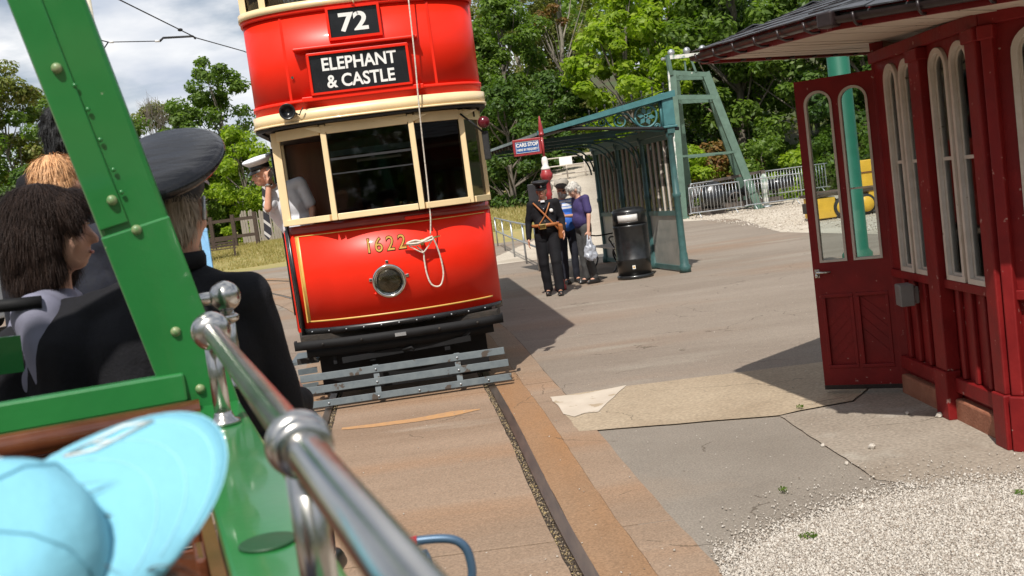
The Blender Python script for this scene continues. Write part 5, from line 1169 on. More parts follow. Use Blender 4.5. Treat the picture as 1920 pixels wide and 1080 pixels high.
def person(label, loc, rz, s=1., pose=None, base=STAND, top=None, bottom=None, shoe='shoe_black', skin='skin', sleeve='long', belly=0., yaw=0, pitch=0, hroll=0, vox=.0105, skirt=.0, wide=1., fold=.006, name='person', group=None, topvox=None, extra=()):
    j = dict(base); j.update(pose or {}); v = {k: (V3(x) if isinstance(x, tuple) else x) for k, x in j.items()}
    t = thing(name, label, 'person', loc, rz, group); t.scale = (s, s, s)
    hc_, hm = head_frame(v['head'], yaw, pitch, hroll); hz_ = v['hipz']; sitting = base is SIT
    hipL, hipR = V3((v['hip'], v['pel'].y, hz_)) + V3((v['pel'].x, 0, 0)), V3((-v['hip'], v['pel'].y, hz_)) + V3((v['pel'].x, 0, 0))
    P = head_prims(hc_, hm) + [('c', v['neck'] - V3((0, 0, .04)), hc_ + hm @ V3((0, .022, -.06)), .058, .056, 0), ('c', v['pel'], v['waist'], .105, .095, 0), ('c', v['waist'], v['chest'], .095, .10, 0), ('c', v['chest'], v['neck'] - V3((0, 0, .06)), .095, .06, 0)]
    for S in 'LR':
        sg_ = 1 if S == 'L' else -1; sh_, el, wr_ = v['sh' + S], v['el' + S], v['wr' + S]; hp_ = hipL if S == 'L' else hipR
        P += [('c', v['neck'] - V3((0, 0, .05)), sh_, .05, .055, 0), ('c', sh_, el, .047, .037, 0), ('c', el, wr_, .038, .026, 0), ('c', hp_, v['knee' + S], .085, .055, 0), ('c', v['knee' + S], v['ank' + S], .055, .038, 0), ('c', v['ank' + S] - V3((0, 0, .02)), v['ank' + S] + V3((.015 * sg_, -.14, -.05)), .036, .028, 0)]
        d = v['hd' + S].normalized(); inn = V3((-sg_, 0, 0)); inn = (inn - d * inn.dot(d)).normalized(); th_ = d.cross(inn) * (1 if S == 'R' else -1)
        if th_.dot(V3((0, -1, .3))) < 0: th_ = -th_
        P += hand_prims(wr_, d, inn, th_)
    b = blob('body', P, MATS[skin], t, vox)
    # garments
    if top:
        w_ = wide; T = [('e', v['chest'] + V3((0, .0, -.02)), (.185 * w_, .128, .20), None, 0), ('c', v['chest'], v['neck'] - V3((0, 0, .065)), .125, .075, 0), ('c', v['chest'] + V3((-.08 * w_, 0, -.06)), v['waist'] + V3((-.055, 0, 0)), .115, .115, 0), ('c', v['chest'] + V3((.08 * w_, 0, -.06)), v['waist'] + V3((.055, 0, 0)), .115, .115, 0),
                        ('e', v['waist'] * .5 + v['pel'] * .5 + V3((0, -.015 - belly * .6, .03)), (.165 + belly * .5, .125 + belly, .17), None, 0)]
        if skirt: T += [('c', v['waist'] + V3((s_ * .06, 0, -.05)), v['pel'] + V3((s_ * .085, 0, -skirt)), .115, .12, 0) for s_ in (-1, 1)]
        for S in 'LR':
            sh_, el, wr_ = v['sh' + S], v['el' + S], v['wr' + S]
            T += [('c', v['neck'] - V3((0, 0, .07)), sh_, .062, .072, 0), ('c', sh_, sh_.lerp(el, 1 if sleeve == 'long' else .72), .070, .058 if sleeve == 'long' else .066, 0)]
            if sleeve == 'long': T += [('c', el, el.lerp(wr_, .93), .057, .043, 0)]
        T += list(extra)
        tp_ = blob('upper_garment', T, MATS[top], t, topvox or vox * 1.15, 5, fold, 9.)
    if bottom:
        B = [('e', v['pel'] + V3((0, .01, -.02)), (.165 + belly * .3, .130, .13), None, 0)]
        for S, hp_ in (('L', hipL), ('R', hipR)):
            kn, an = v['knee' + S], v['ank' + S]; B += [('c', hp_, kn, .098, .070, 0), ('c', kn, an + (an - kn) * -.02, .069, .060, 0)]
        if bottom == 'serge' and not sitting: B = [(q[0], q[1], q[2], q[3] * 1.12, q[4] * 1.2, 0) if q[0] == 'c' else q for q in B]
        blob('trousers', B, MATS[bottom], t, vox * 1.2, 5, fold * 1.2, 8.)
    for S in 'LR':
        sg_ = 1 if S == 'L' else -1; an = v['ank' + S]
        blob('shoe', [('c', an + V3((0, .03, -.045)), an + V3((.012 * sg_, -.13, -.052)), .045, .038, 0), ('c', an + V3((0, .01, 0)), an + V3((0, .01, -.04)), .045, .045, 0), ('b', an + V3((.006 * sg_, -.05, -.075)), (.085, .24, .025), Matrix.Identity(3), 0)], MATS[shoe], t, .011)
    face_parts(hc_, hm, t)
    return t, v, hc_, hm
def hairblob(par, c, rm, prims, mat, amp=.006, asc=30, vox=.009, n=2600, L_=.055, wd=.0011):
    o = blob('hair', [(p[0], c + rm @ V3(p[1]), p[2], rm, 0) for p in prims], MATS[mat], par, vox, 2, amp, asc)
    me = o.data; rg_ = random.Random(len(me.polygons)); top_ = c + rm @ V3((0, .02, .12)); mb = MB(); fl = me.polygons
    for _ in range(n):                       # loose strands combed away from the crown and down
        f = fl[rg_.randrange(len(fl))]; p = V3(f.center); nn_ = V3(f.normal); d = (p - top_) + V3((0, 0, -.10)); d = d - nn_ * d.dot(nn_)
        if d.length < 1e-4: continue
        d.normalize(); d = (d + V3((rg_.gauss(0, .16), rg_.gauss(0, .16), rg_.gauss(0, .1)))).normalized(); s_ = nn_.cross(d).normalized() * wd * rg_.uniform(.6, 1.2); l = L_ * rg_.uniform(.5, 1.2)
        a = p + nn_ * .0005; b = p + d * l * .5 + nn_ * (.0035 * rg_.uniform(.5, 1.6)); e = p + d * l + nn_ * rg_.uniform(-.003, .004) + V3((0, 0, -.006))
        mb.add([a - s_, a + s_, b - s_, b + s_, e], [(0, 1, 3, 2), (2, 3, 4)], True)
    mb.build('hair_strands', MATS[mat], o, norm=False)
    return o
SHORT = [('e', (0, .022, .034), (.079, .094, .086)), ('e', (0, .055, -.02), (.074, .064, .075))]

# policeman by the stop
t, v, hc_, hm = person('policeman in dark uniform and cap with tan leather cross belts, striding forward', (.66, 16.95, 0), R(-4), 1.03, dict(kneeR=(-.10, -.03, .50), ankR=(-.08, .03, .09), kneeL=(.09, -.14, .52), ankL=(.10, -.16, .09), elR=(-.262, .04, 1.15), wrR=(-.285, -.03, .90), hdR=(-.1, -.15, -1), elL=(.25, .06, 1.15), wrL=(.26, -.12, .97), hdL=(.1, -.5, -1), head=(0, -.03, 1.62)), top='serge', bottom='serge', skirt=.10, belly=.035, pitch=6, skin='skin_tan', wide=1.04)
peaked_cap(hc_, hm, t, MATS['cap_black'], MATS['cap_black'], MATS['black_gloss'], R_=.135, badge='chrome')
MB().tube(crom([(-.15, -.06, 1.44), (-.08, -.135, 1.36), (.03, -.165, 1.22), (.12, -.16, 1.10), (.20, -.10, .98)], 6), .014, 8).build('cross_belt', MATS['leather_tan'], t)
MB().tube(crom([(.10, -.10, 1.42), (.06, -.145, 1.33), (.0, -.165, 1.22), (-.10, -.17, 1.10)], 6), .010, 8).build('cross_belt', MATS['leather_tan'], t)
MB().wall([(.215 * math.sin(a), -.045 - .16 * math.cos(a)) for a in [R(-90 + 180 * k / 18) for k in range(19)]], 1.065, 1.115, .012).build('waist_belt', MATS['leather_tan'], t)
MB().box((-.05, -.205, 1.075), (.12, .05, .085), (0, 0, R(10))).build('ticket_punch', MATS['brass'], t, bevel=.015)
MB().box((.22, -.12, .97), (.07, .12, .22), (R(10), 0, R(10))).build('leather_pouch', MATS['leather_tan'], t, bevel=.02)
for k in range(4): MB().ell((0, -.155 - .014 * k, 1.34 - .095 * k), (.011, .006, .011), 10, 6).build('button', MATS['chrome'], t)
MB().lathe([(0, 0), (.03, 0), (.024, .008), (0, .01)], (.115, -.125, 1.30), 14, Matrix.Rotation(R(90), 3, 'X')).build('badge', MATS['white_print'], t)
hairblob(t, hc_, hm, [('e', (0, .04, -.01), (.078, .07, .075))], 'hair_grey', .002)
MB().box((0, -.105, 1.455), (.06, .02, .03)).build('collar', MATS['shirt_white'], t)
MB().extr([(-.07, -.122, 1.42), (.0, -.155, 1.30), (.07, -.122, 1.42), (.0, -.14, 1.36)], (0, -.006, 0)).build('lapel', MATS['navy'], t)
# white haired woman with a bag
t, v, hc_, hm = person('white haired person in purple polo shirt and grey trousers holding a carrier bag', (1.33, 18.1, 0), R(-68), 1.02, dict(head=(0, -.10, 1.58), neck=(0, -.02, 1.45), chest=(0, .0, 1.29), elL=(.26, .0, 1.13), wrL=(.26, -.04, .88), hdL=(0, 0, -1), elR=(-.23, .0, 1.14), wrR=(-.17, -.22, 1.16), hdR=(.2, -1, .1), kneeL=(.09, -.02, .5), ankL=(.10, .06, .09)), top='purple_polo', bottom='charcoal', sleeve='short', belly=.018, pitch=24, wide=1.02)
hairblob(t, hc_, hm, [('e', (0, .015, .045), (.088, .10, .082)), ('e', (0, .06, -.015), (.084, .066, .085)), ('e', (0, -.06, .06), (.065, .045, .05))], 'hair_white', .012, 35)
cbag = v['wrL'] * 1.02
bp_ = thing('carrier_bag', 'translucent pale plastic carrier bag hanging from the hand in grey trousers', 'bag', t.matrix_basis @ V3((0, 0, 0)), R(-68))
m_ = M('polythene', (.50, .53, .60), .3, var=.15, scale=15, bump=.5, bscale=15); m_.node_tree.nodes['Principled BSDF'].inputs['Transmission Weight'].default_value = .35
hp_ = V3((.26, -.05, .80)) * 1.02
blob('bag_body', [('c', hp_ + V3((0, -.05, -.20)), hp_ + V3((0, -.045, -.33)), .05, .075, 0), ('c', hp_ + V3((0, .05, -.20)), hp_ + V3((0, .05, -.32)), .045, .075, 0), ('c', hp_ + V3((0, 0, -.08)), hp_ + V3((0, 0, -.26)), .025, .07, 0), ('e', hp_ + V3((0, 0, -.36)), (.07, .11, .06), None, 0)], m_, bp_, .012, 3, .018, 14)
for y_ in (-.05, .05): MB().tube([hp_ + V3((0, y_ * .3, .02)), hp_ + V3((0, y_ * .8, -.12)), hp_ + V3((0, y_ * 1.2, -.22))], [.012, .014, .03], 8).build('handle', m_, bp_)
# man in striped polo
ms = M('striped_polo', (.03, .13, .50), .8); nt = ms.node_tree; b_ = nt.nodes['Principled BSDF']; tc_ = nn(nt, 'ShaderNodeTexCoord'); sx_ = nn(nt, 'ShaderNodeSeparateXYZ'); nt.links.new(tc_.outputs['Object'], sx_.inputs[0])
cr = nn(nt, 'ShaderNodeValToRGB'); cr.color_ramp.interpolation = 'CONSTANT'; mr_ = nn(nt, 'ShaderNodeMapRange'); mr_.inputs['From Min'].default_value = 1.1; mr_.inputs['From Max'].default_value = 1.5; nt.links.new(sx_.outputs[2], mr_.inputs[0]); nt.links.new(mr_.outputs[0], cr.inputs[0])
for k, (p_, c_) in enumerate(((0, (.03, .13, .50)), (.50, (.66, .68, .74)), (.58, (.10, .22, .55)), (.62, (.66, .68, .74)), (.72, (.10, .22, .55)), (.76, (.66, .68, .74)), (.86, (.10, .22, .55)), (.90, (.66, .68, .74)))):
    e_ = cr.color_ramp.elements[k] if k < 2 else cr.color_ramp.elements.new(p_); e_.position = p_; e_.color = (*c_, 1)
nt.links.new(cr.outputs[0], b_.inputs['Base Color'])
t, v, hc_, hm = person('bearded person in flat cap, sunglasses and blue polo shirt with white stripes across the shoulders', (1.06, 18.55, 0), R(22), 1.0, dict(elR=(-.25, .03, 1.14), wrR=(-.2, -.18, 1.05), hdR=(.3, -1, 0)), top='striped_polo', bottom='navy', sleeve='short', belly=.05, yaw=12, pitch=5, skin='skin_tan')
MB().lathe([(.086, .03), (.098, .055), (.10, .075), (.08, .10), (.04, .115), (0, .118)], hc_ + hm @ V3((0, .0, .0)), 24, hm, ay=1.2).extr([hc_ + hm @ V3(p) for p in ((-.07, -.085, .04), (-.04, -.135, .03), (.04, -.135, .03), (.07, -.085, .04))], hm @ V3((0, .0, .012))).build('flat_cap', MATS['tweed'], t)
MB().ell(hc_ + hm @ V3((-.032, -.094, -.008)), (.026, .008, .019), 12, 8, hm).ell(hc_ + hm @ V3((.032, -.094, -.008)), (.026, .008, .019), 12, 8, hm).tube([hc_ + hm @ V3(p) for p in ((-.06, -.085, 0), (-.078, 0, 0))], .004, 6).tube([hc_ + hm @ V3(p) for p in ((.06, -.085, 0), (.078, 0, 0))], .004, 6).build('sunglasses', MATS['black_gloss'], t)
hairblob(t, hc_, hm, [('e', (0, -.052, -.088), (.05, .046, .036)), ('e', (.05, -.02, -.06), (.02, .04, .045)), ('e', (-.05, -.02, -.06), (.02, .04, .045))], 'hair_white', .004)
MB().box((0, -.17, 1.0), (.05, .02, .04)).build('belt_buckle', MATS['chrome'], t)
# driver leaning out of the tram
dl = Vector((-.80, .95, .668)); rzt = R(5); dw = Vector((-1.03, 9.35, 0)) + Vector((dl.x * math.cos(rzt) - dl.y * math.sin(rzt), dl.x * math.sin(rzt) + dl.y * math.cos(rzt), dl.z))
t, v, hc_, hm = person('tram driver in white topped cap, white shirt and striped tie leaning out beside the windscreen', dw, R(0), .98, dict(pel=(-.03, .05, .93), waist=(-.07, .03, 1.05), chest=(-.13, -.03, 1.26), neck=(-.225, -.11, 1.41), head=(-.285, -.18, 1.545), shL=(.03, -.01, 1.40), shR=(-.235, -.06, 1.33), elL=(.12, .0, 1.14), wrL=(.10, -.08, .90), elR=(-.255, -.24, 1.20), wrR=(-.215, -.235, 1.42), hdR=(.05, -.05, 1), kneeL=(.10, .02, .5), kneeR=(-.10, .02, .5)), top='shirt_white', bottom='navy', sleeve='short', yaw=-48, pitch=14, skin='skin_tan', belly=.02)
peaked_cap(hc_, hm, t, MATS['black_gloss'], MATS['shirt_white'], MATS['black_gloss'], R_=.135)
hairblob(t, hc_, hm, [('e', (0, .045, -.012), (.079, .066, .07))], 'hair_white', .002)
MB().lathe([(.034, -.012), (.036, 0), (.034, .012)], v['wrR'], 16, Matrix.Rotation(R(5), 3, 'Y')).build('wrist_watch', MATS['chrome'], t)
mt_ = M('tie', (.02, .02, .028), .6); nt = mt_.node_tree; b_ = nt.nodes['Principled BSDF']; wv = nn(nt, 'ShaderNodeTexWave', wave_type='BANDS', bands_direction='DIAGONAL'); wv.inputs['Scale'].default_value = 5.2; tc_ = nn(nt, 'ShaderNodeTexCoord'); nt.links.new(tc_.outputs['Object'], wv.inputs['Vector'])
cr = nn(nt, 'ShaderNodeValToRGB'); cr.color_ramp.elements[0].position = .80; cr.color_ramp.elements[1].position = .84; cr.color_ramp.elements[0].color = (.018, .018, .026, 1); cr.color_ramp.elements[1].color = (.5, .48, .46, 1); nt.links.new(wv.outputs['Fac'], cr.inputs[0]); nt.links.new(cr.outputs[0], b_.inputs['Base Color'])
nk = v['neck'] + V3((-.045, -.10, .0)); mb = MB()
tie = [(0, .016), (.10, .02), (.3, .029), (.46, .036), (.51, .0)]
A = [nk + V3((-.0 - .05 * q, -.02, -q)) + V3((-w_, 0, 0)) for q, w_ in tie]; B = [nk + V3((-.0 - .05 * q, -.02, -q)) + V3((w_, 0, 0)) for q, w_ in tie]
mb.strip(A, B, False).strip([p + V3((0, .008, 0)) for p in A], [p + V3((0, .008, 0)) for p in B], False).strip(A, [p + V3((0, .008, 0)) for p in A], False).strip(B, [p + V3((0, .008, 0)) for p in B], False); mb.build('tie', mt_, t)

# ------------------------------------------------------------------ the green open tram in the foreground
BZ = 1.52
f1, f2 = G(395, 620, BZ), G(562, 833, BZ)
FD = (f1 - f2); FD.z = 0; FD.normalize(); RD = Vector((FD.y, -FD.x, 0))
GO = f1 + FD * -1.5; GO.z = 0
green = thing('open_tram', 'bright green open toastrack tram with steel handrails in the near foreground', 'tram', GO)
gr, ss, mh = MATS['tram_green'], MATS['stainless'], MATS['mahogany']
def gb(mb, name, mat, parent=None, **k): return mb.build(name, mat, parent or green, loc=(-GO if parent is None else None), **k)
bar_b = f2 - FD * 2.0
gb(MB().tube([f1 + FD * -.005, f2, bar_b], .0160, 18), 'handrail', ss)
Zv = Vector((0, 0, 1))
axm = Matrix((RD, Zv, FD)).transposed()
for i, c in enumerate((f1, f2)):
    p_ = [(.0160, -.030), (.023, -.027), (.025, -.018), (.0205, -.010), (.026, -.004), (.028, .004), (.025, .012), (.0160, .016)] if i else [(.0160, -.035), (.026, -.03), (.034, -.018), (.036, -.004), (.032, .006), (.02, .012), (0, .014)]
    gb(MB().lathe([(q.x, q.y) for q in crom([(a_, b_, 0) for a_, b_ in p_], 5)], c, 40, axm), 'rail_collar', ss)
def stanch(c, zt):
    s_ = gb(MB().tube([Vector((c.x, c.y, 1.34)), Vector((c.x, c.y, zt))], .0155, 16), 'stanchion', ss)
    MB().lathe([(.030, 1.341), (.030, 1.347), (.020, 1.352), (.017, 1.362), (.0155, 1.365)], (c.x, c.y, 0), 20).build('stanchion_foot', ss, s_)
stanch(f1 + FD * .02, BZ - .01); stanch(f2, BZ - .01)
ball = at(421, 556, 2.42); bs = Vector((ball.x, ball.y, 0))
stanch(bs, ball.z - .02)
gb(MB().ell(ball, (.036, .036, .036), 24, 16), 'rail_ball', ss)
gb(MB().lathe([(.018, -.06), (.024, -.055), (.026, -.045), (.02, -.04)], ball + Vector((-.0, 0, -.0)), 18, Matrix((Zv.cross(FD), FD, Zv)).transposed()), 'ball_collar', ss)
gb(MB().tube([ball, ball - RD * .06, ball - RD * .11], .016, 14), 'cross_rail', ss)
gb(MB().tube([at(-60, 580, 2.70), at(20, 572, 2.72), at(78, 566, 2.74)], .017, 12), 'front_rail', MATS['black_satin'])
# side ledge, panels
def along(o, s_, z): return Vector((f1.x, f1.y, 0)) + RD * o + FD * s_ + Vector((0, 0, z))
def lbox(o0, o1, s0, s1, z0, z1): return MB().add([along(o, s_, z) for z in (z0, z1) for s_ in (s0, s1) for o in (o0, o1)], [(0, 2, 3, 1), (4, 5, 7, 6), (0, 1, 5, 4), (2, 6, 7, 3), (0, 4, 6, 2), (1, 3, 7, 5)])
gb(lbox(-.060, .05, -2.6, .62, 1.315, 1.34), 'side_ledge', gr, bevel=.006)
gb(lbox(.02, .045, -2.6, .62, .38, 1.313), 'side_panel', gr)
gb(lbox(-.078, -.061, -2.6, .1, .62, 1.313), 'inner_panel', mh)
for k in range(7): gb(lbox(-.092, -.0785, -2.5 + k * .36, -2.42 + k * .36, .62, 1.31), 'panel_slat', mh, bevel=.004)
gb(lbox(-1.9, .02, -2.6, 1.9, .52, .57), 'floor', MATS['wood_dark'])
gb(lbox(-1.9, -.096, -2.6, -2.5, .57, 1.1), 'rear_panel', mh)
gb(MB().lathe([(.033, 1.3405), (.033, 1.343), (.03, 1.344), (0, 1.344)], along(-.012, -.80, 0), 22), 'shade_disc', M('dark_green', (.012, .06, .02), .5))  # thin darker green disc: soft elliptical shadow on the ledge, painted as colour
# leaning pillar
Pb = at(378, 745, 2.22); Pm = at(88, 0, 2.08); dv = (Pm - Pb); Pt = Pb + dv * 1.75; dn = dv.normalized()
wv_ = (RD - dn * RD.dot(dn)).normalized(); fv = dn.cross(wv_)
if fv.dot(FD) > 0: fv = -fv                     # towards the camera
HWP = .068
def pil(a, b, u0, u1, w0, w1): return MB().add([Pb.lerp(Pm, q) + wv_ * u + fv * w for q in (a, b) for w in (w0, w1) for u in (u0, u1)], [(0, 2, 3, 1), (4, 5, 7, 6), (0, 1, 5, 4), (2, 6, 7, 3), (0, 4, 6, 2), (1, 3, 7, 5)])
pz = gb(pil(-.12, 1.75, -HWP, HWP, -.05, .0), 'pillar', gr, bevel=.01)
pil(.47, 1.72, -HWP + .002, -.008, .0005, .007).build('cover_plate', gr, pz, bevel=.003)
pil(-.10, .455, -HWP - .001, HWP + .001, .0005, .010).build('gusset_plate', gr, pz, bevel=.004)
def bolt(px, py):
    v_ = ray(px, py); den = v_.dot(fv); C_ = Vector((0, 0, CAM_H)); p = C_ + v_ * ((Pb - C_).dot(fv) / den); rm_ = Matrix((wv_, dn, fv)).transposed()
    MB().lathe([(.0105, .006), (.0105, .012), (.007, .017), (0, .019)], p, 12, rm_).build('bolt', M('bolt_green', (.075, .20, .07), .4, col2=(.25, .28, .14), scale=60), pz)
for q in ((107, 128), (210, 375), (256, 430), (329, 620), (375, 727)): bolt(*q)
for q in ((140, 160), (165, 205), (188, 262), (213, 318), (228, 360)): 
    v_ = ray(*q); C_ = Vector((0, 0, CAM_H)); p = C_ + v_ * ((Pb - C_).dot(fv) / v_.dot(fv)); MB().lathe([(.005, .006), (.004, .0085), (0, .009)], p, 8, Matrix((wv_, dn, fv)).transposed()).build('rivet', gr, pz)
# gantry mate on the far side and trolley tower beam, out of view above
mate = Vector((f1.x, f1.y, 0)) - RD * 1.75
gb(MB().bar(Vector((mate.x, mate.y, 1.25)), Vector((mate.x, mate.y, 1.25)) + (dn - 2 * wv_.normalized() * 0) * .1 + Vector((.25 * RD.x, .25 * RD.y, 1.5)), .13, .05, up=FD), 'pillar', gr)
tl_ = Pt; tr_ = Vector((mate.x, mate.y, 0)) + RD * .25 + Vector((0, 0, Pt.z)); gb(MB().bar(tl_, tr_, .13, .10), 'gantry_beam', gr)
# seat back: green rail over a brown roll
Pc = at(330, 727, 2.20); sv = RD * -1
gb(MB().bar(Pc + RD * .02, Pc + sv * 1.35, .04, .062), 'seat_rail', gr, bevel=.006)
gb(MB().tube([Pc + RD * .04 + Vector((0, 0, -.055)) - FD * .03, Pc + sv * 1.35 + Vector((0, 0, -.055)) - FD * .03], .028, 16), 'seat_roll', mh)
for k in range(5): gb(MB().bar(Pc + RD * .0 + Vector((0, 0, -.125 - .085 * k)), Pc + sv * 1.33 + Vector((0, 0, -.125 - .085 * k)), .02, .078), 'seat_slat', mh, bevel=.004)
gb(MB().box(Pc + sv * .7 + Vector((0, 0, -.50)) - FD * .2, (1.3, .42, .04), (0, 0, math.atan2(RD.y, RD.x))), 'seat_board', mh)
gb(MB().bar(at(-40, 672, 2.6), at(40, 662, 2.65), .04, .09), 'dash_top', gr)
# folding step handle outside
h0 = at(790, 1013, 1.5)
hl_ = [along(.045, -1.15, 1.12), at(700, 1035, 1.5), at(770, 1016, 1.5), at(835, 1010, 1.5), at(866, 1020, 1.5), at(881, 1046, 1.5), at(884, 1085, 1.5), at(860, 1115, 1.5), at(820, 1090, 1.5), at(790, 1062, 1.5), along(.045, -1.2, 1.05)]
hs = crom([tuple(p) for p in hl_], 6); gb(MB().tube(hs, .0065, 10), 'step_handle', M('handle_blue', (.07, .13, .21), .4, .3))
gb(MB().tube([at(748, 1021, 1.5), at(783, 1014, 1.5)], .0078, 10), 'handle_grip', M('grip_red', (.45, .02, .03), .4))

# ------------------------------------------------------------------ passengers
zf = .57
hd_o = at(328, 392, 2.85)
rz_o = R(180) + math.atan2(-FD.x, FD.y) * -1
az = math.atan2(FD.x, FD.y)                      # FD is this far right of +Y
face = math.pi - az - R(24)                      # local -y turned onto the way he faces
def seat_at(hd, s, headl, rz): 
    o = Matrix.Rotation(rz, 3, 'Z') @ (V3(headl) * s); return (hd.x - o.x, hd.y - o.y, hd.z - o.z)
hl0 = (0, -.01, 1.20)
t, v, hc_, hm = person('seated tram officer seen from behind in black tunic and large black peaked cap', seat_at(hd_o, 1.0, hl0, face), face, 1.0, dict(shL=(.31, .04, .935), shR=(-.175, .05, .945), elL=(.49, .02, .70), elR=(-.205, -.03, .64), wrR=(-.18, -.28, .60), wrL=(.2, -.2, .60)), base=SIT, top='serge', bottom='serge', belly=.04, wide=1.26, vox=.009, pitch=4, skin='skin_tan', fold=.009, topvox=.010, extra=[('c', (.30, .04, .86), (.34, .04, .50), .13, .14, 0), ('c', (.14, .05, .84), (.14, .05, .5), .13, .14, 0), ('c', (.46, .03, .85), (.58, .02, .50), .10, .13, 0)])
cpx = peaked_cap(hc_, hm, t, MATS['cap_black'], MATS['cap_top'], MATS['black_gloss'], r=.087, R_=.172, h=.02, tilt=-35)
hairblob(t, hc_, hm, [('e', (0, .032, .0), (.0785, .078, .07)), ('e', (0, .052, -.05), (.066, .052, .05))], 'hair_grey', .003, 60)
P_ = lambda x, y, z: hc_ + hm @ V3((x, y, z))
MB().tube(crom([P_(-.082, .0, .02), P_(-.088, .02, .012), P_(-.09, .03, -.015), P_(-.086, .026, -.04)], 5), .0055, 8).build('hearing_aid', MATS['galv'], t)
MB().lathe([(.072, 0), (.075, .03), (.07, .045)], v['neck'] + V3((0, .008, -.012)), 24, ay=1.05).build('collar', MATS['serge'], t)
# dark bobbed passenger in profile
hw = at(98, 432, 2.95); fw_ = R(90) + R(12)
t, v, hc_, hm = person('seated passenger with dark brown bobbed hair and pale blouse, face in profile', seat_at(hw, .98, hl0, fw_), fw_, .98, dict(shL=(.16, .03, .97), shR=(-.16, .03, .97), elL=(.2, -.02, .70), elR=(-.2, -.02, .70)), base=SIT, top='blouse', bottom='navy', vox=.009, skin='skin', pitch=2)
hb = [('e', (0, .03, .045), (.100, .112, .090)), ('e', (.052, .05, -.03), (.058, .085, .10)), ('e', (-.052, .05, -.03), (.058, .085, .10)), ('e', (0, .085, -.05), (.085, .065, .115)), ('e', (.056, .02, -.10), (.045, .07, .06)), ('e', (-.056, .03, -.10), (.045, .065, .06)), ('e', (0, -.060, .072), (.078, .048, .042)), ('e', (0, .09, -.10), (.085, .055, .06)), ('e', (-.060, .02, .0), (.035, .062, .09)), ('e', (-.066, .025, -.085), (.034, .05, .075)), ('e', (0, .075, -.13), (.09, .06, .05)), ('e', (-.05, -.05, .045), (.04, .045, .05))]
hairblob(t, hc_, hm, hb, 'hair_dark', .0025, 30, .008, 15000, .06, .0006)
# blond child behind
hb_ = at(112, 350, 3.75); 
t, v, hc_, hm = person('passenger with pale ginger blond hair showing just above the dark bobbed hair', seat_at(hb_, .95, hl0, R(170)), R(170), .95, {}, base=SIT, top='navy', bottom='navy', vox=.013)
hairblob(t, hc_, hm, SHORT + [('e', (0, -.03, .055), (.07, .06, .055))], 'hair_blond', .006, 40)
hk = at(128, 252, 4.9); s_ = (hk.z - zf) / 1.66
t, v, hc_, hm = person('person in black coat with thick black hair mostly hidden by the green pillar', seat_at(hk, s_, (0, -.02, 1.63), R(185)), R(185), s_, {}, top='serge', bottom='serge', vox=.013)
hairblob(t, hc_, hm, [('e', (0, .02, .03), (.112, .115, .105)), ('e', (0, .03, -.04), (.105, .09, .08))], 'hair_black', .02, 24)
# child with the blue cap, nearest the camera
YC = .60
hcen = at(-34, 1190, YC)
fd2 = Vector((.62, .78, 0)).normalized(); fc = math.atan2(fd2.x, -fd2.y)
sc_ = .86
t, v, hc_, hm = person('child in pale sky blue peaked cap seated closest to the camera', seat_at(hcen, sc_, hl0, fc), fc, sc_, dict(elL=(.21, -.02, .72), elR=(-.21, -.02, .72)), base=SIT, top='blouse', bottom='navy', vox=.010, pitch=-21, hroll=-17)
hairblob(t, hc_, hm, [('e', (0, .02, .01), (.083, .098, .08)), ('e', (0, -.04, .02), (.070, .052, .034)), ('e', (.05, .0, -.03), (.037, .07, .055)), ('e', (-.05, .0, -.03), (.037, .07, .055)), ('e', (0, .06, -.03), (.075, .05, .08)), ('e', (-.062, -.045, -.015), (.035, .05, .045)), ('e', (-.045, -.075, -.02), (.035, .03, .04)), ('e', (-.078, -.06, -.005), (.034, .04, .032))], 'hair_brown', .008, 40, .006)
mcap = M('cap_blue', (.195, .475, .60), .85, var=.05, scale=9, bump=.16, bscale=30, spec=.2)
P_ = lambda x, y, z: hc_ + hm @ V3((x, y, z))
cr_ = MB(); prof = [(.094, .030), (.096, .045), (.094, .060), (.088, .078), (.070, .092), (.035, .101), (0, .103)]
cr_.lathe(prof, P_(0, .008, .0), 40, hm, ay=1.12); cap = cr_.build('cap', mcap, t)
rows = []
nA, nB = 25, 9
for i in range(nA):
    a = R(-76 + 152 * i / (nA - 1)); x, y = math.sin(a) * .095, -math.cos(a) * .095 * 1.12 + .008
    Lb = .116 * (max(0, math.cos(a * .92)) ** .55)
    row = []
    for k in range(nB):
        q = k / (nB - 1); xx = x * (1 + .02 * q); row.append(P_(xx, y - Lb * q, .036 - .10 * abs(xx) ** 1.5 * q * 3.2 - .010 * q + .004))
    rows.append(row)
vs_ = [p for r_ in rows for p in r_]; fs_ = [(i * nB + k, i * nB + k + 1, (i + 1) * nB + k + 1, (i + 1) * nB + k) for i in range(nA - 1) for k in range(nB - 1)]
o_ = MB().add(vs_, fs_, True).build('cap_bill', mcap, cap); sl_ = o_.modifiers.new('s', 'SOLIDIFY'); sl_.thickness = .004; sl_.offset = -1
mw = MATS['white_print']
def onbill(a, q): 
    i = int(round((a + 76) / 152 * (nA - 1))); k = int(round(q * (nB - 1))); return rows[max(0, min(nA - 1, i))][k] + hm @ V3((0, 0, .0015))
for q_ in (.35, .6, .85, .97): MB().tube([onbill(a, q_) - hm @ V3((0, 0, .0012)) for a in range(-62, 63, 6)], .0006, 5).build('stitch_row', M('stitch', (.30, .60, .72), .9), o_)
MB().tube([onbill(24, .5), onbill(38, .5), onbill(34, .85), onbill(20, .85)], .0014, 6, closed=True).tube([onbill(26, .65), onbill(34, .65)], .001, 5).build('bill_emblem', mw, o_)
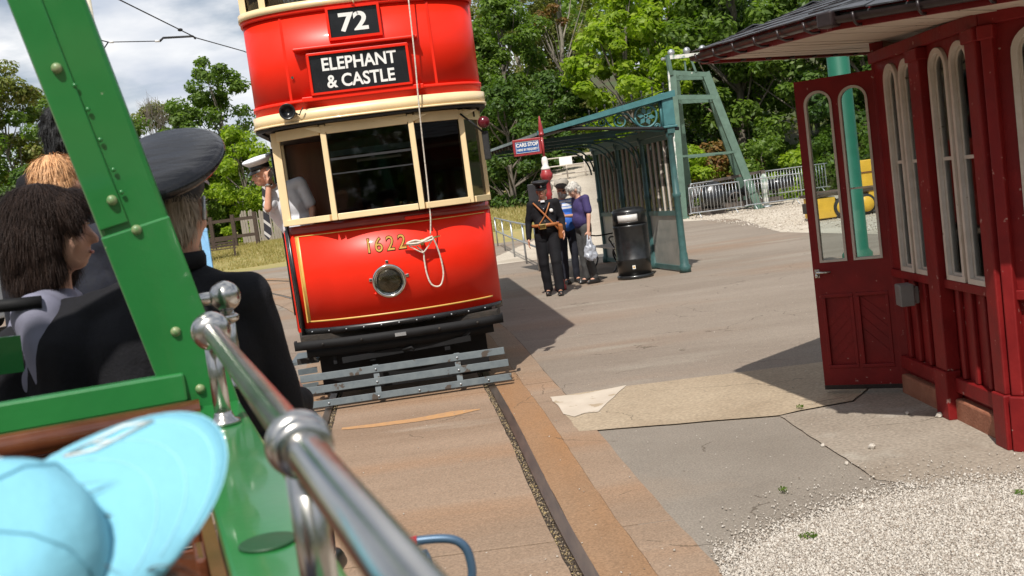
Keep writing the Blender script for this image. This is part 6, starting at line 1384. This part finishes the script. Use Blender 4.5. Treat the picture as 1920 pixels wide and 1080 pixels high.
def oncap(a, z):
    r_ = np.interp(z, [p[1] for p in prof], [p[0] for p in prof]); return P_(math.sin(R(a)) * r_ * 1.012, -math.cos(R(a)) * r_ * 1.12 * 1.01 + .008, z + .0012)
MB().tube(crom([oncap(15, .070), oncap(45, .074), oncap(80, .080), oncap(110, .088), oncap(90, .095), oncap(50, .088), oncap(15, .070)], 5), .0016, 6).tube(crom([oncap(30, .074), oncap(50, .084), oncap(45, .09)], 4), .0014, 6).build('cap_emblem', mw, cap)
for k in range(6):
    a = k * 60; MB().tube([oncap(a, z) for z in (.036, .06, .078, .092, .1, .1025)], .0009, 5).build('cap_seam', mcap, cap)
MB().tube([oncap(a, .034) for a in range(-68, 69, 8)], .0012, 5).build('bill_seam', mcap, cap)
MB().ell(P_(0, .008, .104), (.008, .008, .005), 12, 8).build('cap_button', mcap, cap)
# ------------------------------------------------------------------ trees and bushes
LM = {
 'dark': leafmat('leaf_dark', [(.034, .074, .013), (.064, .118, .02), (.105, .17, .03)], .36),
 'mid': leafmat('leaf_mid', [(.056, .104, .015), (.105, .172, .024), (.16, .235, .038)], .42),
 'bright': leafmat('leaf_bright', [(.13, .20, .014), (.22, .31, .022), (.31, .39, .035)], .48),
 'olive': leafmat('leaf_olive', [(.085, .105, .026), (.15, .175, .042), (.20, .225, .06), (.22, .18, .06)], .4),
 'rusty': leafmat('leaf_rusty', [(.14, .055, .02), (.20, .11, .03), (.10, .11, .03)], .3),
}
def leaves(name, centers, radii, per, size, mat, parent, seed, droop=.0, flat_=.55, shell=.55):
    rng = np.random.default_rng(seed); n = len(centers); C = np.repeat(np.array(centers, float), per, 0); Rr = np.repeat(np.array(radii, float), per, 0); N_ = len(C)
    d = rng.normal(size=(N_, 3)); d /= np.linalg.norm(d, axis=1)[:, None]
    rad = (shell + (1 - shell) * rng.random(N_)) ** 1.; p = C + d * Rr * rad[:, None]
    p[:, 2] -= droop * rng.random(N_) * Rr[:, 2]
    up = np.array((0, 0, 1.)); nrm = d * .7 + up * flat_ + rng.normal(scale=.45, size=(N_, 3)); nrm /= np.linalg.norm(nrm, axis=1)[:, None]
    t = np.cross(nrm, rng.normal(size=(N_, 3))); t /= np.linalg.norm(t, axis=1)[:, None]; b = np.cross(nrm, t)
    s = size * rng.uniform(.6, 1.35, N_)[:, None]
    fold = rng.uniform(.05, .35, N_)[:, None]
    v0 = p - t * s; v1 = p + b * s * .52 + nrm * s * fold * .5 - t * s * .1; v2 = p + t * s; v3 = p - b * s * .52 + nrm * s * fold * .5 - t * s * .1
    V = np.stack([v0, v1, v2, v3], 1).reshape(-1, 3)
    F = (np.array([0, 1, 2, 0, 2, 3])[None] + 4 * np.arange(N_)[:, None]).ravel().astype(np.int32)
    me = bpy.data.meshes.new(name); me.vertices.add(len(V)); me.vertices.foreach_set('co', V.ravel()); me.loops.add(len(F)); me.loops.foreach_set('vertex_index', F)
    me.polygons.add(len(F) // 3); me.polygons.foreach_set('loop_start', np.arange(0, len(F), 3, dtype=np.int32)); me.materials.append(mat); me.update(calc_edges=True)
    return link(name, me, parent)
def tree(label, x, y, h, w, kind, seed, n=70, per=110, size=.13, base=.25, group='trees round the tramway yard', name='tree', clump=.16, top=1.0, trunk=.16, bark='bark', sparse=1.0, z=None, cat='tree', droop=0.):
    rg = random.Random(seed); z0 = hz(x, y) if z is None else z
    t = thing(name, label, cat, (x, y, z0), rg.uniform(0, 6.28), group)
    tk_ = MB(); P = [V3((0, 0, -.2))]; k_ = 6
    for i in range(1, k_ + 1): P.append(V3((rg.uniform(-.05, .05) * h * i / k_, rg.uniform(-.05, .05) * h * i / k_, h * .9 * i / k_)))
    tk_.tube(P, [trunk * (1 - .88 * i / k_) for i in range(k_ + 1)], 9); tk_.build('trunk', MATS[bark], t)
    cen = []; rad = []; lim = MB()
    for i in range(n):
        f = rg.random(); zz = base + (top - base) * f
        env = math.sin(math.pi * min(1, (f * .86 + .12))) ** .7
        a = rg.uniform(0, 6.283); rr = env * math.sqrt(rg.uniform(.05, 1)) * w * .5 * rg.uniform(.75, 1.12)
        c = V3((rr * math.cos(a), rr * math.sin(a), zz * h + rg.uniform(-.03, .03) * h)); q = clump * w * .5 * rg.uniform(.6, 1.5)
        cen.append(tuple(c)); rad.append((q * 1.15, q * 1.15, q * .8))
        if i % 3 == 0:
            f0 = max(.1, zz - .18); s0 = P[min(k_, int(f0 * k_))]
            m_ = s0.lerp(c, .5) + V3((rg.uniform(-.2, .2), rg.uniform(-.2, .2), .1)); lim.tube([s0, m_, c], [trunk * .35, trunk * .2, trunk * .06], 5, False)
    if lim.v: lim.build('limbs', MATS[bark], t)
    o = leaves('crown', cen, rad, int(per * sparse * 1.5), size * .80, LM[kind], t, seed, droop)
    return t
T = 'trees round the tramway yard'
def pt(px, D): return (px - 960) / F_PX * D
# behind the stop and shelter: dark hedge wall, tall willowy trees, bright maple
tree('dense bushy tree rising right behind the red tram', pt(930, 50), 50, 8.3, 5.6, 'mid', 1, 90, 150, .14, .05)
tree('green leafy tree between the bushy tree and the olive willows', pt(1000, 52), 52, 9.6, 5.6, 'mid', 2, 90, 150, .14, .05)
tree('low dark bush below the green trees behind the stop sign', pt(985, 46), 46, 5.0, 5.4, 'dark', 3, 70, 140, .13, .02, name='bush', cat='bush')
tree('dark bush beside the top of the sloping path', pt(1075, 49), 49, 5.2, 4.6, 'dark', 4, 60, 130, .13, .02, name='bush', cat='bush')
tree('tall olive willow with loose top behind the bushy green trees', pt(1035, 60), 60, 15, 7.0, 'olive', 5, 110, 150, .13, .12, trunk=.2, bark='bark_pale', droop=.8)
tree('tall thin leaved olive tree with bare twigs, right of the willow', pt(1110, 58), 58, 12, 5.8, 'olive', 6, 90, 120, .12, .1, trunk=.18, bark='bark_pale', droop=.8)
tree('rust tinted sapling among the olive trees', pt(1095, 54), 54, 8.0, 3.6, 'rusty', 7, 14, 80, .11, .45, trunk=.08)
tree('bright yellow green maple behind the shelter roof', pt(1225, 48), 48, 9.0, 5.6, 'bright', 8, 70, 120, .19, .18, trunk=.2)
tree('tall bright green sycamore above the headframe', pt(1290, 54), 54, 16.5, 7.5, 'bright', 9, 90, 110, .20, .35, trunk=.25)
tree('broad green tree above the kiosk canopy tip', pt(1420, 50), 50, 12.5, 8, 'mid', 10, 100, 120, .19, .2, trunk=.25)
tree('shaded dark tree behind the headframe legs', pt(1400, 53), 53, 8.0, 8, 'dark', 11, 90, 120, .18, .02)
tree('green tree seen through the glazed kiosk door', pt(1560, 47), 47, 8.5, 7, 'mid', 12, 90, 120, .17, .05)
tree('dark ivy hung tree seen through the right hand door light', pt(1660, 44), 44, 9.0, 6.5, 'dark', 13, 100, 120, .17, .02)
tree('large tree rising behind the waiting kiosk', pt(1800, 46), 46, 11, 9, 'mid', 14, 100, 120, .18, .05)
tree('green tree beyond the far right end of the kiosk', pt(1930, 42), 42, 9, 8, 'mid', 15, 80, 110, .18, .05)
for k, (px, D_, h_, w_, kd) in enumerate(((1310, 44, 2.6, 3.0, 'bright'), (1370, 45, 2.4, 3.4, 'rusty'), (1455, 44, 2.4, 3.6, 'mid'), (1530, 43.5, 1.9, 3.2, 'bright'), (1610, 42, 2.6, 3.4, 'mid'), (1700, 40, 2.6, 3.6, 'mid'))):
    tree(('bright bush under the left leg of the headframe', 'reddish brown bramble inside the headframe legs', 'green bramble behind the winding engine', 'pale green weeds behind the highest barrier', 'green bramble beyond the teal traction pole', 'green bramble seen through the kiosk windows')[k], pt(px, D_), D_, h_, w_, kd, 30 + k, 26, 120, .12, .02, 'brambles behind the scrap yard', name='bramble', trunk=.04, clump=.26, cat='shrub')
# left of the tram
tree('rounded green bush mass directly left of the red tram', pt(455, 62), 62, 10.2, 7.0, 'mid', 16, 100, 140, .15, .02, name='bush', cat='bush')
tree('green hedge bush above the rail fence', pt(395, 60), 60, 7.0, 6.0, 'mid', 17, 80, 130, .15, .02, name='bush', cat='bush')
tree('bright hedge bush above the picket fence', pt(490, 58), 58, 6.0, 4.8, 'bright', 18, 70, 120, .14, .02, name='bush', cat='bush')
tree('olive thicket with pale stems below the bare tree', pt(345, 64), 64, 8.6, 6.4, 'olive', 19, 60, 100, .13, .02, bark='bark_pale')
tree('slender sapling with thin see through crown beside the green pillar', pt(240, 52), 52, 10.2, 2.7, 'mid', 20, 34, 34, .13, .2, trunk=.09, bark='bark_pale', clump=.30)
tree('leafy tree left of the slender sapling, behind the pillar', pt(175, 55), 55, 8.8, 5.2, 'mid', 21, 80, 120, .14, .1)
tree('loose green tree at the upper left edge', pt(5, 46), 46, 11.0, 6.0, 'mid', 22, 80, 110, .15, .2, trunk=.12, bark='bark_pale')
tree('thin stemmed tree with pale trunks at left', pt(80, 47), 47, 10.0, 5.0, 'olive', 23, 80, 110, .14, .08, trunk=.10, bark='bark_pale')
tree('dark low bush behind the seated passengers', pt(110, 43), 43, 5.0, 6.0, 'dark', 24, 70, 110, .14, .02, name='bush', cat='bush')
tree('low green bush at the far left edge by the van', pt(-20, 44), 44, 5.2, 6.0, 'mid', 25, 60, 110, .14, .02, name='bush', cat='bush')
tree('low green bush under the slender sapling', pt(280, 56), 56, 7.0, 6.0, 'mid', 26, 60, 110, .14, .02, name='bush', cat='bush')
# bare tree
bt = thing('bare_tree', 'leafless dead tree of upright grey branches against the clouds', 'tree', (pt(345, 60), 60, 0), 0, T)
rg = random.Random(5); mb = MB()
def grow(p, d, L_, r_, dep):
    q = p + d * L_; mb.tube([p, p.lerp(q, .5) + V3((rg.uniform(-.04, .04), rg.uniform(-.04, .04), 0)) * L_, q], [r_, r_ * .85, r_ * .65], 5, False)
    if dep == 0: return
    for k in range(rg.choice((2, 3, 3))):
        e = (d + V3((rg.uniform(-.55, .55), rg.uniform(-.55, .55), rg.uniform(.05, .35)))).normalized(); grow(p.lerp(q, rg.uniform(.55, 1)), e, L_ * rg.uniform(.6, .85), r_ * .6, dep - 1)
for k in range(5): grow(V3((rg.uniform(-.3, .3), 0, 5.2)), V3((rg.uniform(-.55, .35), rg.uniform(-.2, .2), 1)).normalized(), 1.7, .045, 4)
mb.build('branches', MATS['bark'], bt); MB().tube([(0, 0, 0), (.1, 0, 2.5), (0, 0, 5.4)], [.16, .13, .08], 8).build('trunk', MATS['bark'], bt)
# far wood that closes the view
rg = random.Random(9)
cen = []; rad = []
for i in range(420):
    x = rg.uniform(-75, 75); y = rg.uniform(82, 105)
    if -30 < x < 2 and True: hh = rg.uniform(.4, 4.2)
    else: hh = rg.uniform(.4, 7.5)
    cen.append((x, y, hz(x, y) + hh)); rad.append((2.4, 2.0, 1.8))
tag(leaves('distant_wood', cen, rad, 150, .30, LM['mid'], None, 77), kind='stuff')
# the woods on the other side of the line, behind the photographer: seen in glass and chrome
cen = []; rad = []
for i in range(300):
    a = rg.uniform(-1.9, 1.9); d_ = rg.uniform(24, 32); x = d_ * math.sin(a); y = -d_ * math.cos(a) + 4; cen.append((x, y, rg.uniform(.5, 9.5))); rad.append((2.4, 2.2, 1.9))
tag(leaves('wood_across_the_line', cen, rad, 110, .34, LM['dark'], None, 79), kind='stuff')
# slope undergrowth
cen = []; rad = []
for i in range(260):
    x = rg.uniform(5, 26); y = rg.uniform(44, 62); cen.append((x, y, hz(x, y) + .35)); rad.append((.9, .9, .6))
tag(leaves('undergrowth', cen, rad, 70, .13, LM['olive'], None, 78), kind='stuff')
# grass on the two banks, weeds on the gravel
def grass(name, n, pick, size, mat, seed):
    rng = np.random.default_rng(seed); P = []
    while len(P) < n:
        x, y = pick(rng)
        if x is None: continue
        P.append((x, y, hz(x, y)))
    P = np.array(P); a = rng.uniform(0, 6.283, n); hgt = size * rng.uniform(.4, 1.2, n); ln_ = rng.normal(0, .35, (n, 2)) * hgt[:, None]; w_ = .012 + .01 * rng.random(n)
    dx = np.stack([np.cos(a) * w_, np.sin(a) * w_, np.zeros(n)], 1); tip = P + np.stack([ln_[:, 0], ln_[:, 1], hgt], 1); V = np.stack([P - dx, P + dx, tip], 1).reshape(-1, 3)
    F = np.arange(3 * n, dtype=np.int32); me = bpy.data.meshes.new(name); me.vertices.add(len(V)); me.vertices.foreach_set('co', V.ravel()); me.loops.add(3 * n); me.loops.foreach_set('vertex_index', F); me.polygons.add(n); me.polygons.foreach_set('loop_start', np.arange(0, 3 * n, 3, dtype=np.int32)); me.materials.append(mat); me.update(calc_edges=True); return tag(link(name, me), kind='stuff')
gm = leafmat('grass_blade', [(.38, .30, .12), (.32, .27, .10), (.24, .23, .07), (.44, .36, .17)], .25)
def pk1(r): 
    x, y = r.uniform(-22, -7), r.uniform(43.5, 56); return (x, y) if y + .35 * (x + 13) > 44.4 else (None, None)
grass('bank_grass', 42000, pk1, .14, gm, 1)
grass('bank_grass', 16000, lambda r: (r.uniform(-3, 4), r.uniform(40.2, 48)), .15, gm, 2)
for k, (px, py) in enumerate(((1516, 1012), (1470, 925), (1912, 930), (1500, 768))):
    g = G(px, py); tfm = leaves('weed', [(0, 0, .012)], [(.03 if k else .045, .03, .012)], 40 if k else 70, .008, LM['mid'], None, 90 + k); tfm.location = (g.x, g.y, .01)
    tag(tfm, ('largest green weed tuft in the white gravel', 'small weed at the near edge of the gravel', 'weed tuft in gravel at the right edge', 'sliver of green weed on the concrete seam near the kiosk shadow')[k], 'weed', 'weeds in the gravel')
for o in list(bpy.data.objects):
    if o.get('kind') is None and o.parent is None and o.type == 'MESH' and not o.get('label'): print('UNTAGGED', o.name)
print('objects', len(bpy.data.objects), 'tris', sum(len(m.loop_triangles) if m.loop_triangles else sum(len(p.vertices) - 2 for p in m.polygons) if len(m.polygons) < 2000 else len(m.polygons) for m in bpy.data.meshes))
